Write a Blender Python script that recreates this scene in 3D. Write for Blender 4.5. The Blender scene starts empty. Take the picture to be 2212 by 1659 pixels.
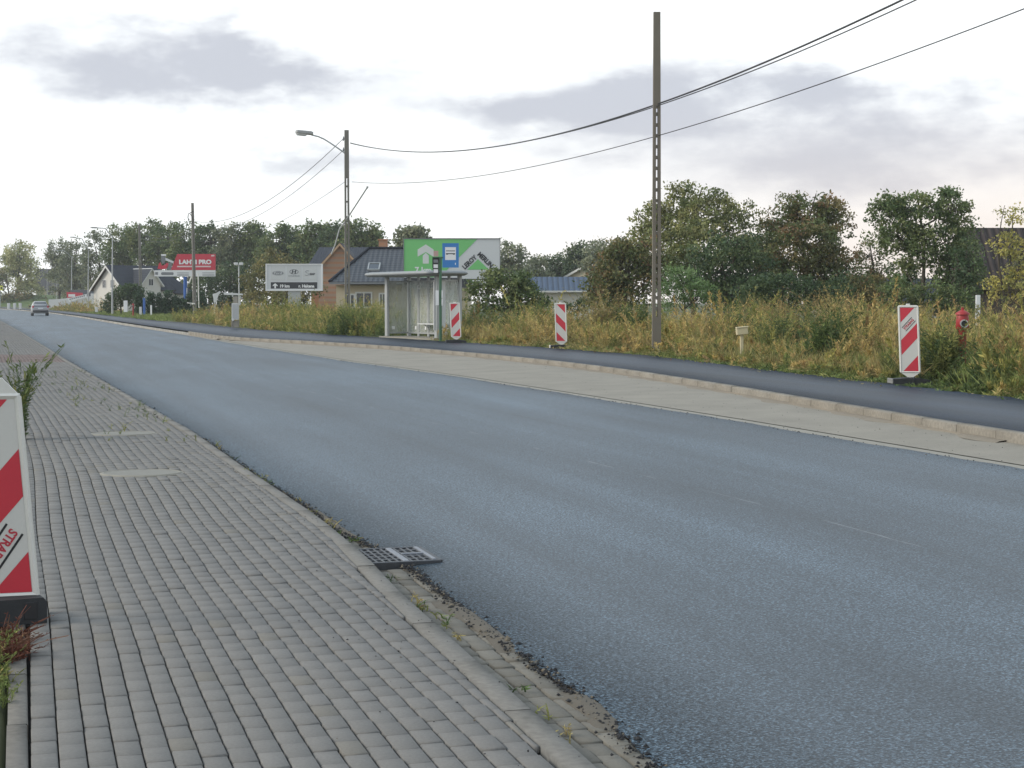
import bpy, math, random
import numpy as np
from mathutils import Vector, Matrix

random.seed(7)
rng = np.random.default_rng(7)
R = math.radians
SC = bpy.context.scene
COL = SC.collection

# ------------------------------------------------------------------ camera
S = 1.2                      # metres per survey unit
CAM_H = 1.52 * S
FPX = 3600.0                 # focal length in 2212-px-wide units
PITCH = math.atan(181.5 / FPX)
KD = FPX / 1662.0             # depth unit used in the distance survey, in metres
cam_d = bpy.data.cameras.new('camera')
cam = bpy.data.objects.new('camera', cam_d)
COL.objects.link(cam)
cam_d.sensor_width = 36.0
cam_d.lens = FPX / 2212.0 * 36.0
cam_d.clip_start = 0.05
cam_d.clip_end = 6000
cam.location = (0, 0, CAM_H)
cam.rotation_euler = (R(90) - PITCH, 0, 0)
SC.camera = cam

# ------------------------------------------------------------------ sky and sun
SUN_EL, SUN_AZ = R(30), R(-100)          # azimuth measured from +Y, clockwise to +X
SC.view_settings.view_transform = 'Standard'
SC.view_settings.look = 'None'
SC.view_settings.exposure = 0.35
SC.view_settings.gamma = 1.0
SC.view_settings.use_curve_mapping = False

world = bpy.data.worlds.new('World')
SC.world = world
world.use_nodes = True
wt = world.node_tree
wt.nodes.clear()


def wn(t, **k):
    n = wt.nodes.new(t)
    for a, b in k.items():
        setattr(n, a, b)
    return n


def wl(a, b):
    wt.links.new(a, b)


def wm(op, a, b=None, c=None):
    n = wn('ShaderNodeMath', operation=op)
    for i, v in enumerate((a, b, c)):
        if v is None:
            continue
        if isinstance(v, (int, float)):
            n.inputs[i].default_value = v
        else:
            wl(v, n.inputs[i])
    return n.outputs[0]


def wmix(f, a, b):
    n = wn('ShaderNodeMix', data_type='RGBA')
    for s, v in ((n.inputs[0], f), (n.inputs[6], a), (n.inputs[7], b)):
        if isinstance(v, (int, float)):
            s.default_value = v
        elif isinstance(v, tuple):
            s.default_value = v
        else:
            wl(v, s)
    return n.outputs[2]


out = wn('ShaderNodeOutputWorld')
bg = wn('ShaderNodeBackground')
bg.inputs[1].default_value = 0.1
wl(bg.outputs[0], out.inputs[0])
sky = wn('ShaderNodeTexSky', sky_type='NISHITA', sun_disc=False)
sky.sun_elevation = SUN_EL
sky.sun_rotation = SUN_AZ
sky.altitude = 20
tc = wn('ShaderNodeTexCoord')
nrm = wn('ShaderNodeVectorMath', operation='NORMALIZE')
wl(tc.outputs['Generated'], nrm.inputs[0])
sep = wn('ShaderNodeSeparateXYZ')
wl(nrm.outputs[0], sep.inputs[0])
az0 = wm('ARCTAN2', sep.outputs[0], sep.outputs[1])
el0 = wm('ARCSINE', sep.outputs[2])


def wnoise(scale, detail, rough, off):
    ad = wn('ShaderNodeVectorMath', operation='ADD')
    wl(nrm.outputs[0], ad.inputs[0])
    ad.inputs[1].default_value = off
    sc_ = wn('ShaderNodeVectorMath', operation='MULTIPLY')
    wl(ad.outputs[0], sc_.inputs[0])
    sc_.inputs[1].default_value = (1, 1, 2.4)
    n = wn('ShaderNodeTexNoise')
    n.inputs['Scale'].default_value = scale
    n.inputs['Detail'].default_value = detail
    n.inputs['Roughness'].default_value = rough
    wl(sc_.outputs[0], n.inputs['Vector'])
    return n.outputs[0]


nA = wnoise(14.0, 6, 0.55, (3.1, 1.7, 0.4))
nB = wnoise(14.0, 6, 0.55, (8.3, 5.2, 2.9))
nC = wnoise(13.0, 7, 0.58, (1.3, 9.2, 4.4))
az = wm('MULTIPLY_ADD', wm('SUBTRACT', nA, 0.5), 0.17, az0)
el = wm('MULTIPLY_ADD', wm('SUBTRACT', nB, 0.5), 0.06, el0)


def px_dir(x, y):            # photo position (2212 units) -> azimuth, elevation of the sky there
    u = (x - 1106) / FPX
    v = (y - 829.5) / FPX
    d = Vector((u, math.cos(PITCH) - math.sin(PITCH) * v, -(math.sin(PITCH) + v * math.cos(PITCH)))).normalized()
    return math.atan2(d.x, d.y), math.asin(d.z)


clouds = [  # x, y, rx, ry, weight   (where each cloud hangs)
    (250, 105, 280, 75, .95), (430, 165, 290, 70, .85), (570, 165, 150, 70, .85), (520, 40, 60, 90, .55),
    (1010, 215, 200, 45, .55), (1250, 205, 170, 75, .75), (1330, 260, 240, 60, .6), (1640, 235, 230, 85, .95),
    (1790, 195, 150, 60, .6), (1990, 265, 230, 75, .85), (1520, 380, 330, 60, .55), (1850, 375, 260, 55, .5),
    (650, 345, 90, 32, .5), (760, 370, 110, 40, .6), (1180, 455, 60, 26, .3), (2190, 330, 160, 90, .45),
]
acc = None
for (x, y, rx, ry, w) in clouds:
    a0, e0 = px_dir(x, y)
    a1, _ = px_dir(x + rx, y)
    _, e1 = px_dir(x, y - ry)
    ra, re = abs(a1 - a0), abs(e1 - e0)
    dx = wm('DIVIDE', wm('SUBTRACT', az, a0), ra)
    dy = wm('DIVIDE', wm('SUBTRACT', el, e0), re)
    d2 = wm('ADD', wm('MULTIPLY', dx, dx), wm('MULTIPLY', dy, dy))
    g = wm('MULTIPLY', wm('POWER', 2.718, wm('MULTIPLY', d2, -0.8)), w)
    acc = g if acc is None else wm('ADD', acc, g)
mr = wn('ShaderNodeMapRange', interpolation_type='SMOOTHSTEP')
wl(wm('MULTIPLY', acc, wm('MULTIPLY_ADD', nC, 2.5, -0.12)), mr.inputs[0])
mr.inputs[1].default_value = 0.0
mr.inputs[2].default_value = 1.45
cloud_f = mr.outputs[0]
# thin bright overcast veil in the frame, bluer breaks high overhead
hi = wn('ShaderNodeMapRange', interpolation_type='SMOOTHSTEP')
wl(el0, hi.inputs[0])
hi.inputs[1].default_value = R(8.5)
hi.inputs[2].default_value = R(30)
brk = wm('MULTIPLY', hi.outputs[0], wm('MULTIPLY_ADD', nC, 1.2, 0.12))
lo = wn('ShaderNodeMapRange', interpolation_type='SMOOTHSTEP')
wl(el0, lo.inputs[0])
lo.inputs[1].default_value = R(7.5)
lo.inputs[2].default_value = R(1)
wr = wn('ShaderNodeMapRange', interpolation_type='SMOOTHSTEP')
wl(az0, wr.inputs[0])
wr.inputs[1].default_value = R(-10)
wr.inputs[2].default_value = R(18)
warm_f = wm('MULTIPLY', lo.outputs[0], wr.outputs[0])
veil = wmix(warm_f, (10.6, 10.85, 10.9, 1), (8.6, 7.45, 6.75, 1))
veil = wmix(wm('MULTIPLY', brk, 0.9), veil, (2.5, 4.2, 5.9, 1))
skyc = wmix(0.90, sky.outputs[0], veil)
grey = wmix(warm_f, (4.6, 4.85, 5.5, 1), (5.9, 5.4, 5.4, 1))
skyc = wmix(wm('MULTIPLY', cloud_f, 0.92), skyc, grey)
wl(skyc, bg.inputs[0])

sun_d = bpy.data.lights.new('sun', 'SUN')
sun_d.energy = 1.9
sun_d.angle = R(22)
sun_d.color = (1.0, 0.93, 0.82)
sun = bpy.data.objects.new('sun', sun_d)
COL.objects.link(sun)
sdir = Vector((math.sin(SUN_AZ) * math.cos(SUN_EL), math.cos(SUN_AZ) * math.cos(SUN_EL), math.sin(SUN_EL)))
sun.rotation_euler = sdir.to_track_quat('Z', 'Y').to_euler()
sun.location = (0, 0, 40)

# ------------------------------------------------------------------ helpers: survey
TH = R(16.5)
CT, ST = math.cos(TH), math.sin(TH)


def ray(xn, yn):
    u = (xn / 1.15732 - 1106) / FPX
    v = (yn / 1.15732 - 829.5) / FPX
    return u, math.cos(PITCH) - math.sin(PITCH) * v, math.sin(PITCH) + v * math.cos(PITCH)


def U(xn, yn, z):            # survey: where a sighting meets the level z
    u, f, d = ray(xn, yn)
    t = (CAM_H - z) / d
    return Vector((u * t, f * t, z))


def UDM(xn, yn, Y):          # survey: where a sighting meets the distance Y (metres)
    u, f, d = ray(xn, yn)
    t = Y / f
    return Vector((u * t, Y, CAM_H - d * t))


def UD(xn, yn, Y):           # same, distance in survey depth units
    return UDM(xn, yn, Y * KD)


def D(x, y, Y):              # same, in 2212-wide units
    return UD(x * 1.15732, y * 1.15732, Y)


def DM(x, y, Y):
    return UDM(x * 1.15732, y * 1.15732, Y)


def LL(lat, l):              # road frame (survey units) -> world x, y
    lat *= S
    l *= S
    return lat * CT - l * ST, lat * ST + l * CT


def to_ll(x, y):
    return (x * CT + y * ST) / S, (-x * ST + y * CT) / S


def interp(tab, l):
    return float(np.interp(l, [a for a, b in tab], [b for a, b in tab]))


KL_OUT = [(-15, 1.2), (0, 1.62), (4, 1.76), (6.15, 1.82), (7, 1.85), (7.9, 1.88), (8.9, 1.91), (9.7, 1.95), (10.7, 1.985), (12, 1.99), (14.5, 1.95), (19.6, 1.91),
          (24, 1.77), (29.5, 1.6), (42.6, 1.2), (52.6, .95), (87, .02), (131, -1.3), (200, -4.6), (285, -11), (400, -24)]
ASL = [(-15, 1.6), (0, 1.9), (5.3, 2.04), (6, 2.11), (7.4, 2.12), (8.6, 2.16), (9.4, 2.18), (10.1, 2.15), (11, 2.09), (12.1, 2.09), (14.5, 2.02), (19.6, 1.97), (24, 1.83),
       (29.5, 1.66), (44, 1.24), (60.7, .7), (89, -.02), (131, -1.24), (200, -4.5), (285, -10.9), (400, -24)]
ASR = [(-15, 7.9), (0, 8.0), (13, 8.05), (18, 8.04), (22, 7.96), (25, 7.88), (29, 7.79), (33, 7.6), (37.5, 7.28), (45, 7.0), (50, 6.85), (57, 6.65), (69, 6.45),
       (77, 6.2), (102, 5.5), (140, 4.7), (184, 3.2), (230, .5), (285, -3.6), (400, -16)]
KR = [(-15, 8.6), (0, 8.8), (13.6, 9.08), (15.5, 9.25), (17.6, 9.5), (19.3, 9.66), (21.4, 9.92), (25, 10.27), (28.8, 10.6), (32.5, 10.68), (37.8, 10.5), (41, 10.2), (44.3, 9.9),
      (46, 9.6), (50, 8.85), (53.5, 7.95), (56.7, 7.15), (60, 6.82), (66, 6.6), (70, 6.53), (77, 6.28), (102, 5.6), (140, 4.8), (184, 3.3), (230, .6), (285, -3.5), (400, -15.9)]
WR = [(-15, 11.6), (0, 11.8), (14, 12.05), (18.5, 12.26), (22.2, 12.54), (25.3, 12.8), (28, 13.0), (31.7, 13.45), (35.7, 13.8), (41.8, 13.5), (47.4, 12.8), (53.4, 12.05), (58, 11.3),
      (69, 10.0), (76, 9.5), (93, 9.1), (99, 8.3), (140, 7.2), (184, 5.5), (230, 3), (285, -.8), (400, -13)]
Z_AL, Z_AR = -0.05, 0.125
Z_WALK = 0.30


def road_z(lat, l):
    a, b = interp(ASL, l), interp(ASR, l)
    t = (lat - a) / (b - a)
    return Z_AL + (Z_AR - Z_AL) * t + 0.035 * math.sin(math.pi * min(max(t, 0), 1))


# ------------------------------------------------------------------ helpers: mesh
class MB:
    def __init__(self):
        self.v, self.f, self.m, self.s = [], [], [], []

    def poly(self, pts, m=0, smooth=False):
        n = len(self.v)
        self.v += [tuple(p) for p in pts]
        self.f.append(tuple(range(n, n + len(pts))))
        self.m.append(m)
        self.s.append(smooth)

    def faces(self, pts, faces, m=0, smooth=False):
        n = len(self.v)
        self.v += [tuple(p) for p in pts]
        for q in faces:
            self.f.append(tuple(n + i for i in q))
            self.m.append(m)
            self.s.append(smooth)

    def box(self, c, size, m=0, rot=None, taper=(1, 1)):
        x, y, z = size[0] / 2, size[1] / 2, size[2] / 2
        tx, ty = taper
        pts = [Vector(p) for p in ((-x, -y, -z), (x, -y, -z), (x, y, -z), (-x, y, -z), (-x * tx, -y * ty, z), (x * tx, -y * ty, z), (x * tx, y * ty, z), (-x * tx, y * ty, z))]
        if rot is not None:
            pts = [rot @ p for p in pts]
        c = Vector(c)
        self.faces([p + c for p in pts], [(0, 3, 2, 1), (4, 5, 6, 7), (0, 1, 5, 4), (1, 2, 6, 5), (2, 3, 7, 6), (3, 0, 4, 7)], m)
        return self

    def bbox(self, c, size, b, m=0, rot=None):      # box with chamfered vertical and top edges
        x, y, z = size[0] / 2, size[1] / 2, size[2] / 2
        b = min(b, x * .9, y * .9, z * .9)
        ring = lambda ix, zz: [(-x + ix, -y + ix + b, zz), (-x + ix + b, -y + ix, zz), (x - ix - b, -y + ix, zz), (x - ix, -y + ix + b, zz),
                               (x - ix, y - ix - b, zz), (x - ix - b, y - ix, zz), (-x + ix + b, y - ix, zz), (-x + ix, y - ix - b, zz)]
        pts = [Vector(p) for p in ring(b * .6, -z) + ring(0, -z + b * .6) + ring(0, z - b * .6) + ring(b * .6, z)]
        if rot is not None:
            pts = [rot @ p for p in pts]
        c = Vector(c)
        fs = [tuple(range(7, -1, -1)), tuple(range(24, 32))]
        for k in range(3):
            for i in range(8):
                j = (i + 1) % 8
                fs.append((k * 8 + i, k * 8 + j, k * 8 + 8 + j, k * 8 + 8 + i))
        self.faces([p + c for p in pts], fs, m)
        return self

    def tube(self, pts, r, n=8, m=0, caps=True, smooth=True):
        pts = [Vector(p) for p in pts]
        rs = r if isinstance(r, (list, tuple)) else [r] * len(pts)
        rings = []
        prev = None
        for i, p in enumerate(pts):
            if i == 0:
                t = pts[1] - pts[0]
            elif i == len(pts) - 1:
                t = pts[-1] - pts[-2]
            else:
                t = pts[i + 1] - pts[i - 1]
            t.normalize()
            if prev is None:
                a = Vector((0, 0, 1)) if abs(t.z) < .9 else Vector((1, 0, 0))
                s = t.cross(a).normalized()
            else:
                s = (prev - t * prev.dot(t)).normalized()
            prev = s
            q = t.cross(s)
            rings.append([p + (s * math.cos(k * 2 * math.pi / n) + q * math.sin(k * 2 * math.pi / n)) * rs[i] for k in range(n)])
        allp = [p for rg in rings for p in rg]
        fs = []
        for i in range(len(rings) - 1):
            for k in range(n):
                k2 = (k + 1) % n
                fs.append((i * n + k, i * n + k2, (i + 1) * n + k2, (i + 1) * n + k))
        self.faces(allp, fs, m, smooth)
        if caps:
            self.faces(rings[0], [tuple(range(n - 1, -1, -1))], m)
            self.faces(rings[-1], [tuple(range(n))], m)
        return self

    def prism(self, poly, y0, y1, m=0, f=None):     # polygon in x,z pushed from y0 to y1
        n = len(poly)
        pts = [Vector((a, y0, b)) for a, b in poly] + [Vector((a, y1, b)) for a, b in poly]
        if f is not None:
            pts = [f(p) for p in pts]
        fs = [tuple(range(n)), tuple(range(2 * n - 1, n - 1, -1))]
        for i in range(n):
            j = (i + 1) % n
            fs.append((j, i, n + i, n + j))
        self.faces(pts, fs, m)
        return self

    def build(self, name, mats, parent=None):
        me = bpy.data.meshes.new(name)
        me.from_pydata(self.v, [], self.f)
        for mm in (mats if isinstance(mats, (list, tuple)) else [mats]):
            me.materials.append(mm)
        me.polygons.foreach_set('material_index', self.m)
        me.polygons.foreach_set('use_smooth', self.s)
        me.update()
        ob = bpy.data.objects.new(name, me)
        COL.objects.link(ob)
        if parent is not None:
            ob.parent = parent
        return ob


def tag(o, label=None, cat=None, group=None, kind=None):
    if label:
        o['label'] = label
    if cat:
        o['category'] = cat
    if group:
        o['group'] = group
    if kind:
        o['kind'] = kind
    return o


def thing(name, loc, label, cat, rz=0, group=None, rot=None):
    o = bpy.data.objects.new(name, None)
    o.empty_display_size = .3
    COL.objects.link(o)
    o.location = loc
    o.rotation_euler = rot if rot is not None else (0, 0, rz)
    return tag(o, label, cat, group)


def copy_tree(o, parent=None):
    c = o.copy()
    COL.objects.link(c)
    if parent is not None:
        c.parent = parent
    for ch in [x for x in bpy.data.objects if x.parent == o]:
        copy_tree(ch, c)
    return c


def text_mb(txt, size, depth=.004, bold=0.0, align='CENTER', m=0, f=None, sx=1.0):
    cu = bpy.data.curves.new('t', 'FONT')
    cu.body = txt
    cu.size = size
    cu.align_x = align
    cu.align_y = 'CENTER'
    cu.extrude = depth / 2
    cu.offset = bold
    cu.resolution_u = 3
    ob = bpy.data.objects.new('t', cu)
    me = bpy.data.meshes.new_from_object(ob)
    mb = MB()
    pts = [Vector((v.co.x * sx, -v.co.z, v.co.y)) for v in me.vertices]      # stands upright, faces -Y
    if f is not None:
        pts = [f(p) for p in pts]
    mb.faces(pts, [tuple(p.vertices) for p in me.polygons], m)
    bpy.data.objects.remove(ob)
    bpy.data.curves.remove(cu)
    bpy.data.meshes.remove(me)
    return mb


def np_mesh(name, verts, faces, mat, col=None, parent=None, smooth=False):
    me = bpy.data.meshes.new(name)
    nv, nf, k = len(verts), len(faces), faces.shape[1]
    me.vertices.add(nv)
    me.vertices.foreach_set('co', np.ascontiguousarray(verts, dtype=np.float32).ravel())
    me.loops.add(nf * k)
    me.loops.foreach_set('vertex_index', np.ascontiguousarray(faces, dtype=np.int32).ravel())
    me.polygons.add(nf)
    me.polygons.foreach_set('loop_start', np.arange(0, nf * k, k, dtype=np.int32))
    if smooth:
        me.polygons.foreach_set('use_smooth', np.ones(nf, dtype=bool))
    me.update(calc_edges=True)
    if col is not None:
        at = me.attributes.new('tint', 'FLOAT_COLOR', 'POINT')
        c4 = np.ones((nv, 4), dtype=np.float32)
        c4[:, :3] = col
        at.data.foreach_set('color', c4.ravel())
    me.materials.append(mat)
    ob = bpy.data.objects.new(name, me)
    COL.objects.link(ob)
    if parent is not None:
        ob.parent = parent
    return ob


# ------------------------------------------------------------------ materials
def nmat(name):
    m = bpy.data.materials.new(name)
    m.use_nodes = True
    nt = m.node_tree
    nt.nodes.clear()
    o = nt.nodes.new('ShaderNodeOutputMaterial')
    b = nt.nodes.new('ShaderNodeBsdfPrincipled')
    nt.links.new(b.outputs[0], o.inputs[0])
    return m, nt, b, o


def N(nt, t, **k):
    n = nt.nodes.new(t)
    for a, b in k.items():
        setattr(n, a, b)
    return n


def ramp(nt, fac, stops):
    n = nt.nodes.new('ShaderNodeValToRGB')
    e = n.color_ramp.elements
    while len(e) < len(stops):
        e.new(.5)
    for i, (p, c) in enumerate(stops):
        e[i].position = p
        e[i].color = (c[0], c[1], c[2], 1)
    nt.links.new(fac, n.inputs[0])
    return n.outputs[0]


def mix(nt, f, a, b, mode='MIX'):
    n = nt.nodes.new('ShaderNodeMix')
    n.data_type = 'RGBA'
    n.blend_type = mode
    for s, v in ((n.inputs[0], f), (n.inputs[6], a), (n.inputs[7], b)):
        if isinstance(v, (int, float)):
            s.default_value = v
        elif isinstance(v, tuple):
            s.default_value = (v[0], v[1], v[2], 1)
        else:
            nt.links.new(v, s)
    return n.outputs[2]


def noise(nt, vec, scale, detail=4, rough=.55):
    n = nt.nodes.new('ShaderNodeTexNoise')
    n.inputs['Scale'].default_value = scale
    n.inputs['Detail'].default_value = detail
    n.inputs['Roughness'].default_value = rough
    if vec is not None:
        nt.links.new(vec, n.inputs['Vector'])
    return n.outputs[0]


def scaled(nt, vec, s):
    n = nt.nodes.new('ShaderNodeVectorMath')
    n.operation = 'MULTIPLY'
    nt.links.new(vec, n.inputs[0])
    n.inputs[1].default_value = s
    return n.outputs[0]


def objco(nt):
    return nt.nodes.new('ShaderNodeTexCoord').outputs['Object']


def bump(nt, b, h, strength, dist=.01):
    n = nt.nodes.new('ShaderNodeBump')
    n.inputs['Strength'].default_value = strength
    n.inputs['Distance'].default_value = dist
    nt.links.new(h, n.inputs['Height'])
    nt.links.new(n.outputs[0], b.inputs['Normal'])


def mat(name, col, rough=.6, var=.18, scale=6, metal=0, bmp=.15, spec=.5, fine=80):
    m, nt, b, o = nmat(name)
    v = objco(nt)
    n1 = noise(nt, v, scale, 5)
    n2 = noise(nt, v, fine, 3)
    c = mix(nt, n1, tuple(x * (1 - var) for x in col), tuple(min(1, x * (1 + var)) for x in col))
    c = mix(nt, .25 * min(1, var * 4), c, ramp(nt, n2, [(.3, tuple(x * .7 for x in col)), (.7, tuple(min(1, x * 1.25) for x in col))]))
    nt.links.new(c, b.inputs['Base Color'])
    b.inputs['Roughness'].default_value = rough
    b.inputs['Metallic'].default_value = metal
    b.inputs['Specular IOR Level'].default_value = spec
    if bmp:
        bump(nt, b, n2, bmp, .004)
    return m


def tint_mat(name, rough=.7, translucent=0.0, var=.25, scale=40, bmp=0, spec=.3):
    m, nt, b, o = nmat(name)
    at = N(nt, 'ShaderNodeAttribute', attribute_name='tint')
    c = at.outputs[0]
    v = objco(nt)
    if var:
        n1 = noise(nt, v, scale, 3)
        k = ramp(nt, n1, [(.3, (1 - var,) * 3), (.7, (1 + var,) * 3)])
        c = mix(nt, 1.0, c, k, 'MULTIPLY')
        if bmp:
            bump(nt, b, n1, bmp, .003)
    nt.links.new(c, b.inputs['Base Color'])
    b.inputs['Roughness'].default_value = rough
    b.inputs['Specular IOR Level'].default_value = spec
    if translucent:
        t = N(nt, 'ShaderNodeBsdfTranslucent')
        nt.links.new(c, t.inputs[0])
        ms = N(nt, 'ShaderNodeMixShader')
        ms.inputs[0].default_value = translucent
        nt.links.new(b.outputs[0], ms.inputs[1])
        nt.links.new(t.outputs[0], ms.inputs[2])
        nt.links.new(ms.outputs[0], o.inputs[0])
    return m


def asphalt(name, dark, light, blue, streak, rough, seam=False):
    m, nt, b, o = nmat(name)
    uv = N(nt, 'ShaderNodeUVMap').outputs[0]
    vo = N(nt, 'ShaderNodeTexVoronoi')
    vo.inputs['Scale'].default_value = 105
    nt.links.new(uv, vo.inputs['Vector'])
    sp = N(nt, 'ShaderNodeSeparateColor')
    nt.links.new(vo.outputs['Color'], sp.inputs[0])
    grit = ramp(nt, sp.outputs[0], [(.12, dark), (.6, tuple((a * .6 + c * .4) for a, c in zip(dark, light))), (.97, light)])
    pit = noise(nt, uv, 52, 4, .6)
    c = mix(nt, ramp(nt, pit, [(.38, (1, 1, 1)), (.55, (0, 0, 0))]), grit, tuple(x * .45 for x in dark))
    st = noise(nt, scaled(nt, uv, (1.6, .05, 1)), 1.0, 4, .55)
    st2 = noise(nt, scaled(nt, uv, (.45, .12, 1)), 1.0, 3, .5)
    k = ramp(nt, st, [(.3, (1 - streak,) * 3), (.7, (1 + streak,) * 3)])
    c = mix(nt, 1.0, c, k, 'MULTIPLY')
    k2 = ramp(nt, st2, [(.35, (1 - streak * .9,) * 3), (.65, (1 + streak * .6,) * 3)])
    c = mix(nt, 1.0, c, k2, 'MULTIPLY')
    c = mix(nt, 1.0, c, blue, 'MULTIPLY')
    if seam:                     # pale dust along the paving joint in the middle of the road
        sx = N(nt, 'ShaderNodeSeparateXYZ')
        nt.links.new(uv, sx.inputs[0])
        wob = noise(nt, scaled(nt, uv, (0, .8, 0)), 2.0, 3)
        d = N(nt, 'ShaderNodeMath', operation='MULTIPLY_ADD')
        nt.links.new(wob, d.inputs[0])
        d.inputs[1].default_value = .05
        d.inputs[2].default_value = -SEAM
        e = N(nt, 'ShaderNodeMath', operation='ADD')
        nt.links.new(sx.outputs[0], e.inputs[0])
        nt.links.new(d.outputs[0], e.inputs[1])
        cv = N(nt, 'ShaderNodeMath', operation='MULTIPLY_ADD')
        nt.links.new(sx.outputs[1], cv.inputs[0])
        cv.inputs[1].default_value = SEAM_K
        cv.inputs[2].default_value = -SEAM_K * 12
        cm = N(nt, 'ShaderNodeMath', operation='MAXIMUM')
        nt.links.new(cv.outputs[0], cm.inputs[0])
        cm.inputs[1].default_value = 0
        e2 = N(nt, 'ShaderNodeMath', operation='ADD')
        nt.links.new(e.outputs[0], e2.inputs[0])
        nt.links.new(cm.outputs[0], e2.inputs[1])
        a = N(nt, 'ShaderNodeMath', operation='ABSOLUTE')
        nt.links.new(e2.outputs[0], a.inputs[0])
        br = noise(nt, scaled(nt, uv, (3, .7, 1)), 1.5, 4)
        fa = ramp(nt, a.outputs[0], [(.004, (1, 1, 1)), (.016, (0, 0, 0))])
        fb = ramp(nt, br, [(.48, (0, 0, 0)), (.6, (1, 1, 1))])
        ff = mix(nt, 1.0, fa, fb, 'MULTIPLY')
        c = mix(nt, ff, c, (.17, .18, .19))
    nt.links.new(c, b.inputs['Base Color'])
    b.inputs['Roughness'].default_value = rough
    b.inputs['Specular IOR Level'].default_value = .6
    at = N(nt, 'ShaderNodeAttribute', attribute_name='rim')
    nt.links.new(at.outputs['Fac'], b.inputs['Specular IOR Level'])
    hh = mix(nt, .5, vo.outputs['Distance'], pit)
    bump(nt, b, hh, .5, .012)
    return m


SEAM, SEAM_K = 6.155, .039
M = {}
M['asphalt'] = asphalt('asphalt', (.014, .018, .023), (.20, .226, .25), (.80, 1.0, 1.13), .32, .5, True)
M['walk_asphalt'] = asphalt('walk_asphalt', (.014, .017, .022), (.052, .061, .076), (.80, 1.0, 1.26), .4, .5)
M['sand'] = mat('sand', (.115, .098, .075), .9, .3, 9, bmp=.5)
M['pale_sand'] = mat('pale_sand', (.225, .19, .145), .95, .25, 5, bmp=.4)
M['joint'] = mat('joint_sand', (.06, .057, .05), .95, .3, 12, bmp=.3)
M['concrete'] = mat('concrete', (.27, .25, .21), .85, .2, 3, bmp=.3)
M['bay'] = mat('bay_concrete', (.255, .23, .188), .85, .34, 1.1, bmp=.45, fine=34)
M['paver'] = tint_mat('paver_concrete', .85, 0, .08, 70, .12, .25)
M['kerb'] = tint_mat('kerb_concrete', .8, 0, .16, 25, .3, .35)
M['soil'] = mat('soil', (.10, .085, .05), .95, .4, 2, bmp=.4)
M['field'] = mat('field', (.085, .095, .04), .95, .4, .6, bmp=.4)
M['leaf'] = tint_mat('leaf', .55, .3, 0, spec=.35)
M['weed'] = tint_mat('weed', .7, .3, 0, spec=.2)
M['bark'] = mat('bark', (.075, .06, .045), .9, .35, 8, bmp=.5)
M['white_plastic'] = mat('white_plastic', (.66, .64, .59), .45, .09, 3, bmp=.05)
M['reflect_white'] = mat('reflective_white', (.60, .58, .54), .4, .05, 5, bmp=.03)
M['reflect_red'] = mat('reflective_red', (.55, .03, .05), .4, .08, 5, bmp=.03)
M['rubber'] = mat('black_rubber', (.028, .029, .031), .75, .4, 12, bmp=.3)
M['grey_rubber'] = mat('grey_rubber', (.22, .22, .21), .8, .2, 12)
M['black'] = mat('black_paint', (.015, .015, .017), .5, .1)
M['text_red'] = mat('red_print', (.45, .03, .05), .5, .05, bmp=0)
M['steel'] = mat('galvanised_steel', (.42, .43, .43), .5, .12, 5, metal=.3)
M['alu'] = mat('painted_aluminium', (.37, .38, .375), .45, .1, 4, metal=.2)
M['iron'] = mat('cast_iron', (.06, .063, .07), .5, .35, 15, metal=.35)
M['reflection_iron'] = mat('reflection_iron', (.20, .21, .235), .45, .2, 12, metal=.3)  # blue-white reflection painted into a paler iron colour
M['dark_iron'] = mat('dusty_iron', (.05, .05, .045), .7, .4, 15, metal=.3)
M['pole_conc'] = mat('pole_concrete', (.175, .152, .12), .85, .25, 1.5, bmp=.4)
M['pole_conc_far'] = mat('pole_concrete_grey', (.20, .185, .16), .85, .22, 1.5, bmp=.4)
M['cable'] = mat('cable', (.035, .035, .038), .6, .1, bmp=0)
M['lamp_grey'] = mat('lamp_grey', (.36, .36, .35), .5, .08)
M['lamp_glass'] = mat('lamp_glass', (.5, .5, .48), .2, .05, bmp=0)
M['roof_alu'] = mat('roof_aluminium', (.27, .28, .28), .5, .12, 3, metal=.2)
M['brick'] = None
M['cream'] = mat('cream_render', (.50, .43, .31), .9, .1, 1)
M['white_wall'] = mat('white_render', (.60, .57, .52), .9, .07, 1)
M['grey_white'] = mat('white_sheet', (.58, .58, .57), .6, .07, 1)
M['wood'] = mat('roof_timber', (.42, .28, .17), .8, .2, 6)
M['dark_wood'] = mat('dark_timber', (.07, .052, .042), .85, .3, 5)
M['window'] = mat('window_glass', (.03, .035, .045), .12, .3, .8, bmp=0, spec=.8)
M['window_frame'] = mat('window_frame', (.62, .61, .58), .5, .04)
M['red_board'] = mat('red_print_board', (.50, .035, .06), .5, .05, 1, bmp=0)
M['white_board'] = mat('white_print_board', (.66, .66, .66), .5, .04, 1, bmp=0)
M['grey_board'] = mat('grey_print_board', (.58, .59, .60), .5, .04, 1, bmp=0)
M['green_board'] = mat('green_print_board', (.17, .50, .17), .5, .05, 1, bmp=0)
M['print_dark'] = mat('dark_print', (.035, .038, .045), .5, .05, 1, bmp=0)
M['print_grey'] = mat('grey_print', (.17, .18, .19), .5, .05, 1, bmp=0)
M['print_white'] = mat('white_print', (.72, .72, .72), .5, .03, 1, bmp=0)
M['blue_sign'] = mat('blue_sign', (.03, .18, .47), .4, .06, 2, bmp=0)
M['blue_pole'] = mat('blue_paint', (.03, .11, .36), .45, .1, 2)
M['green_paint'] = mat('green_paint', (.05, .13, .07), .5, .12, 4)
M['hyd_red'] = mat('hydrant_red', (.33, .024, .024), .5, .25, 14)
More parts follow.
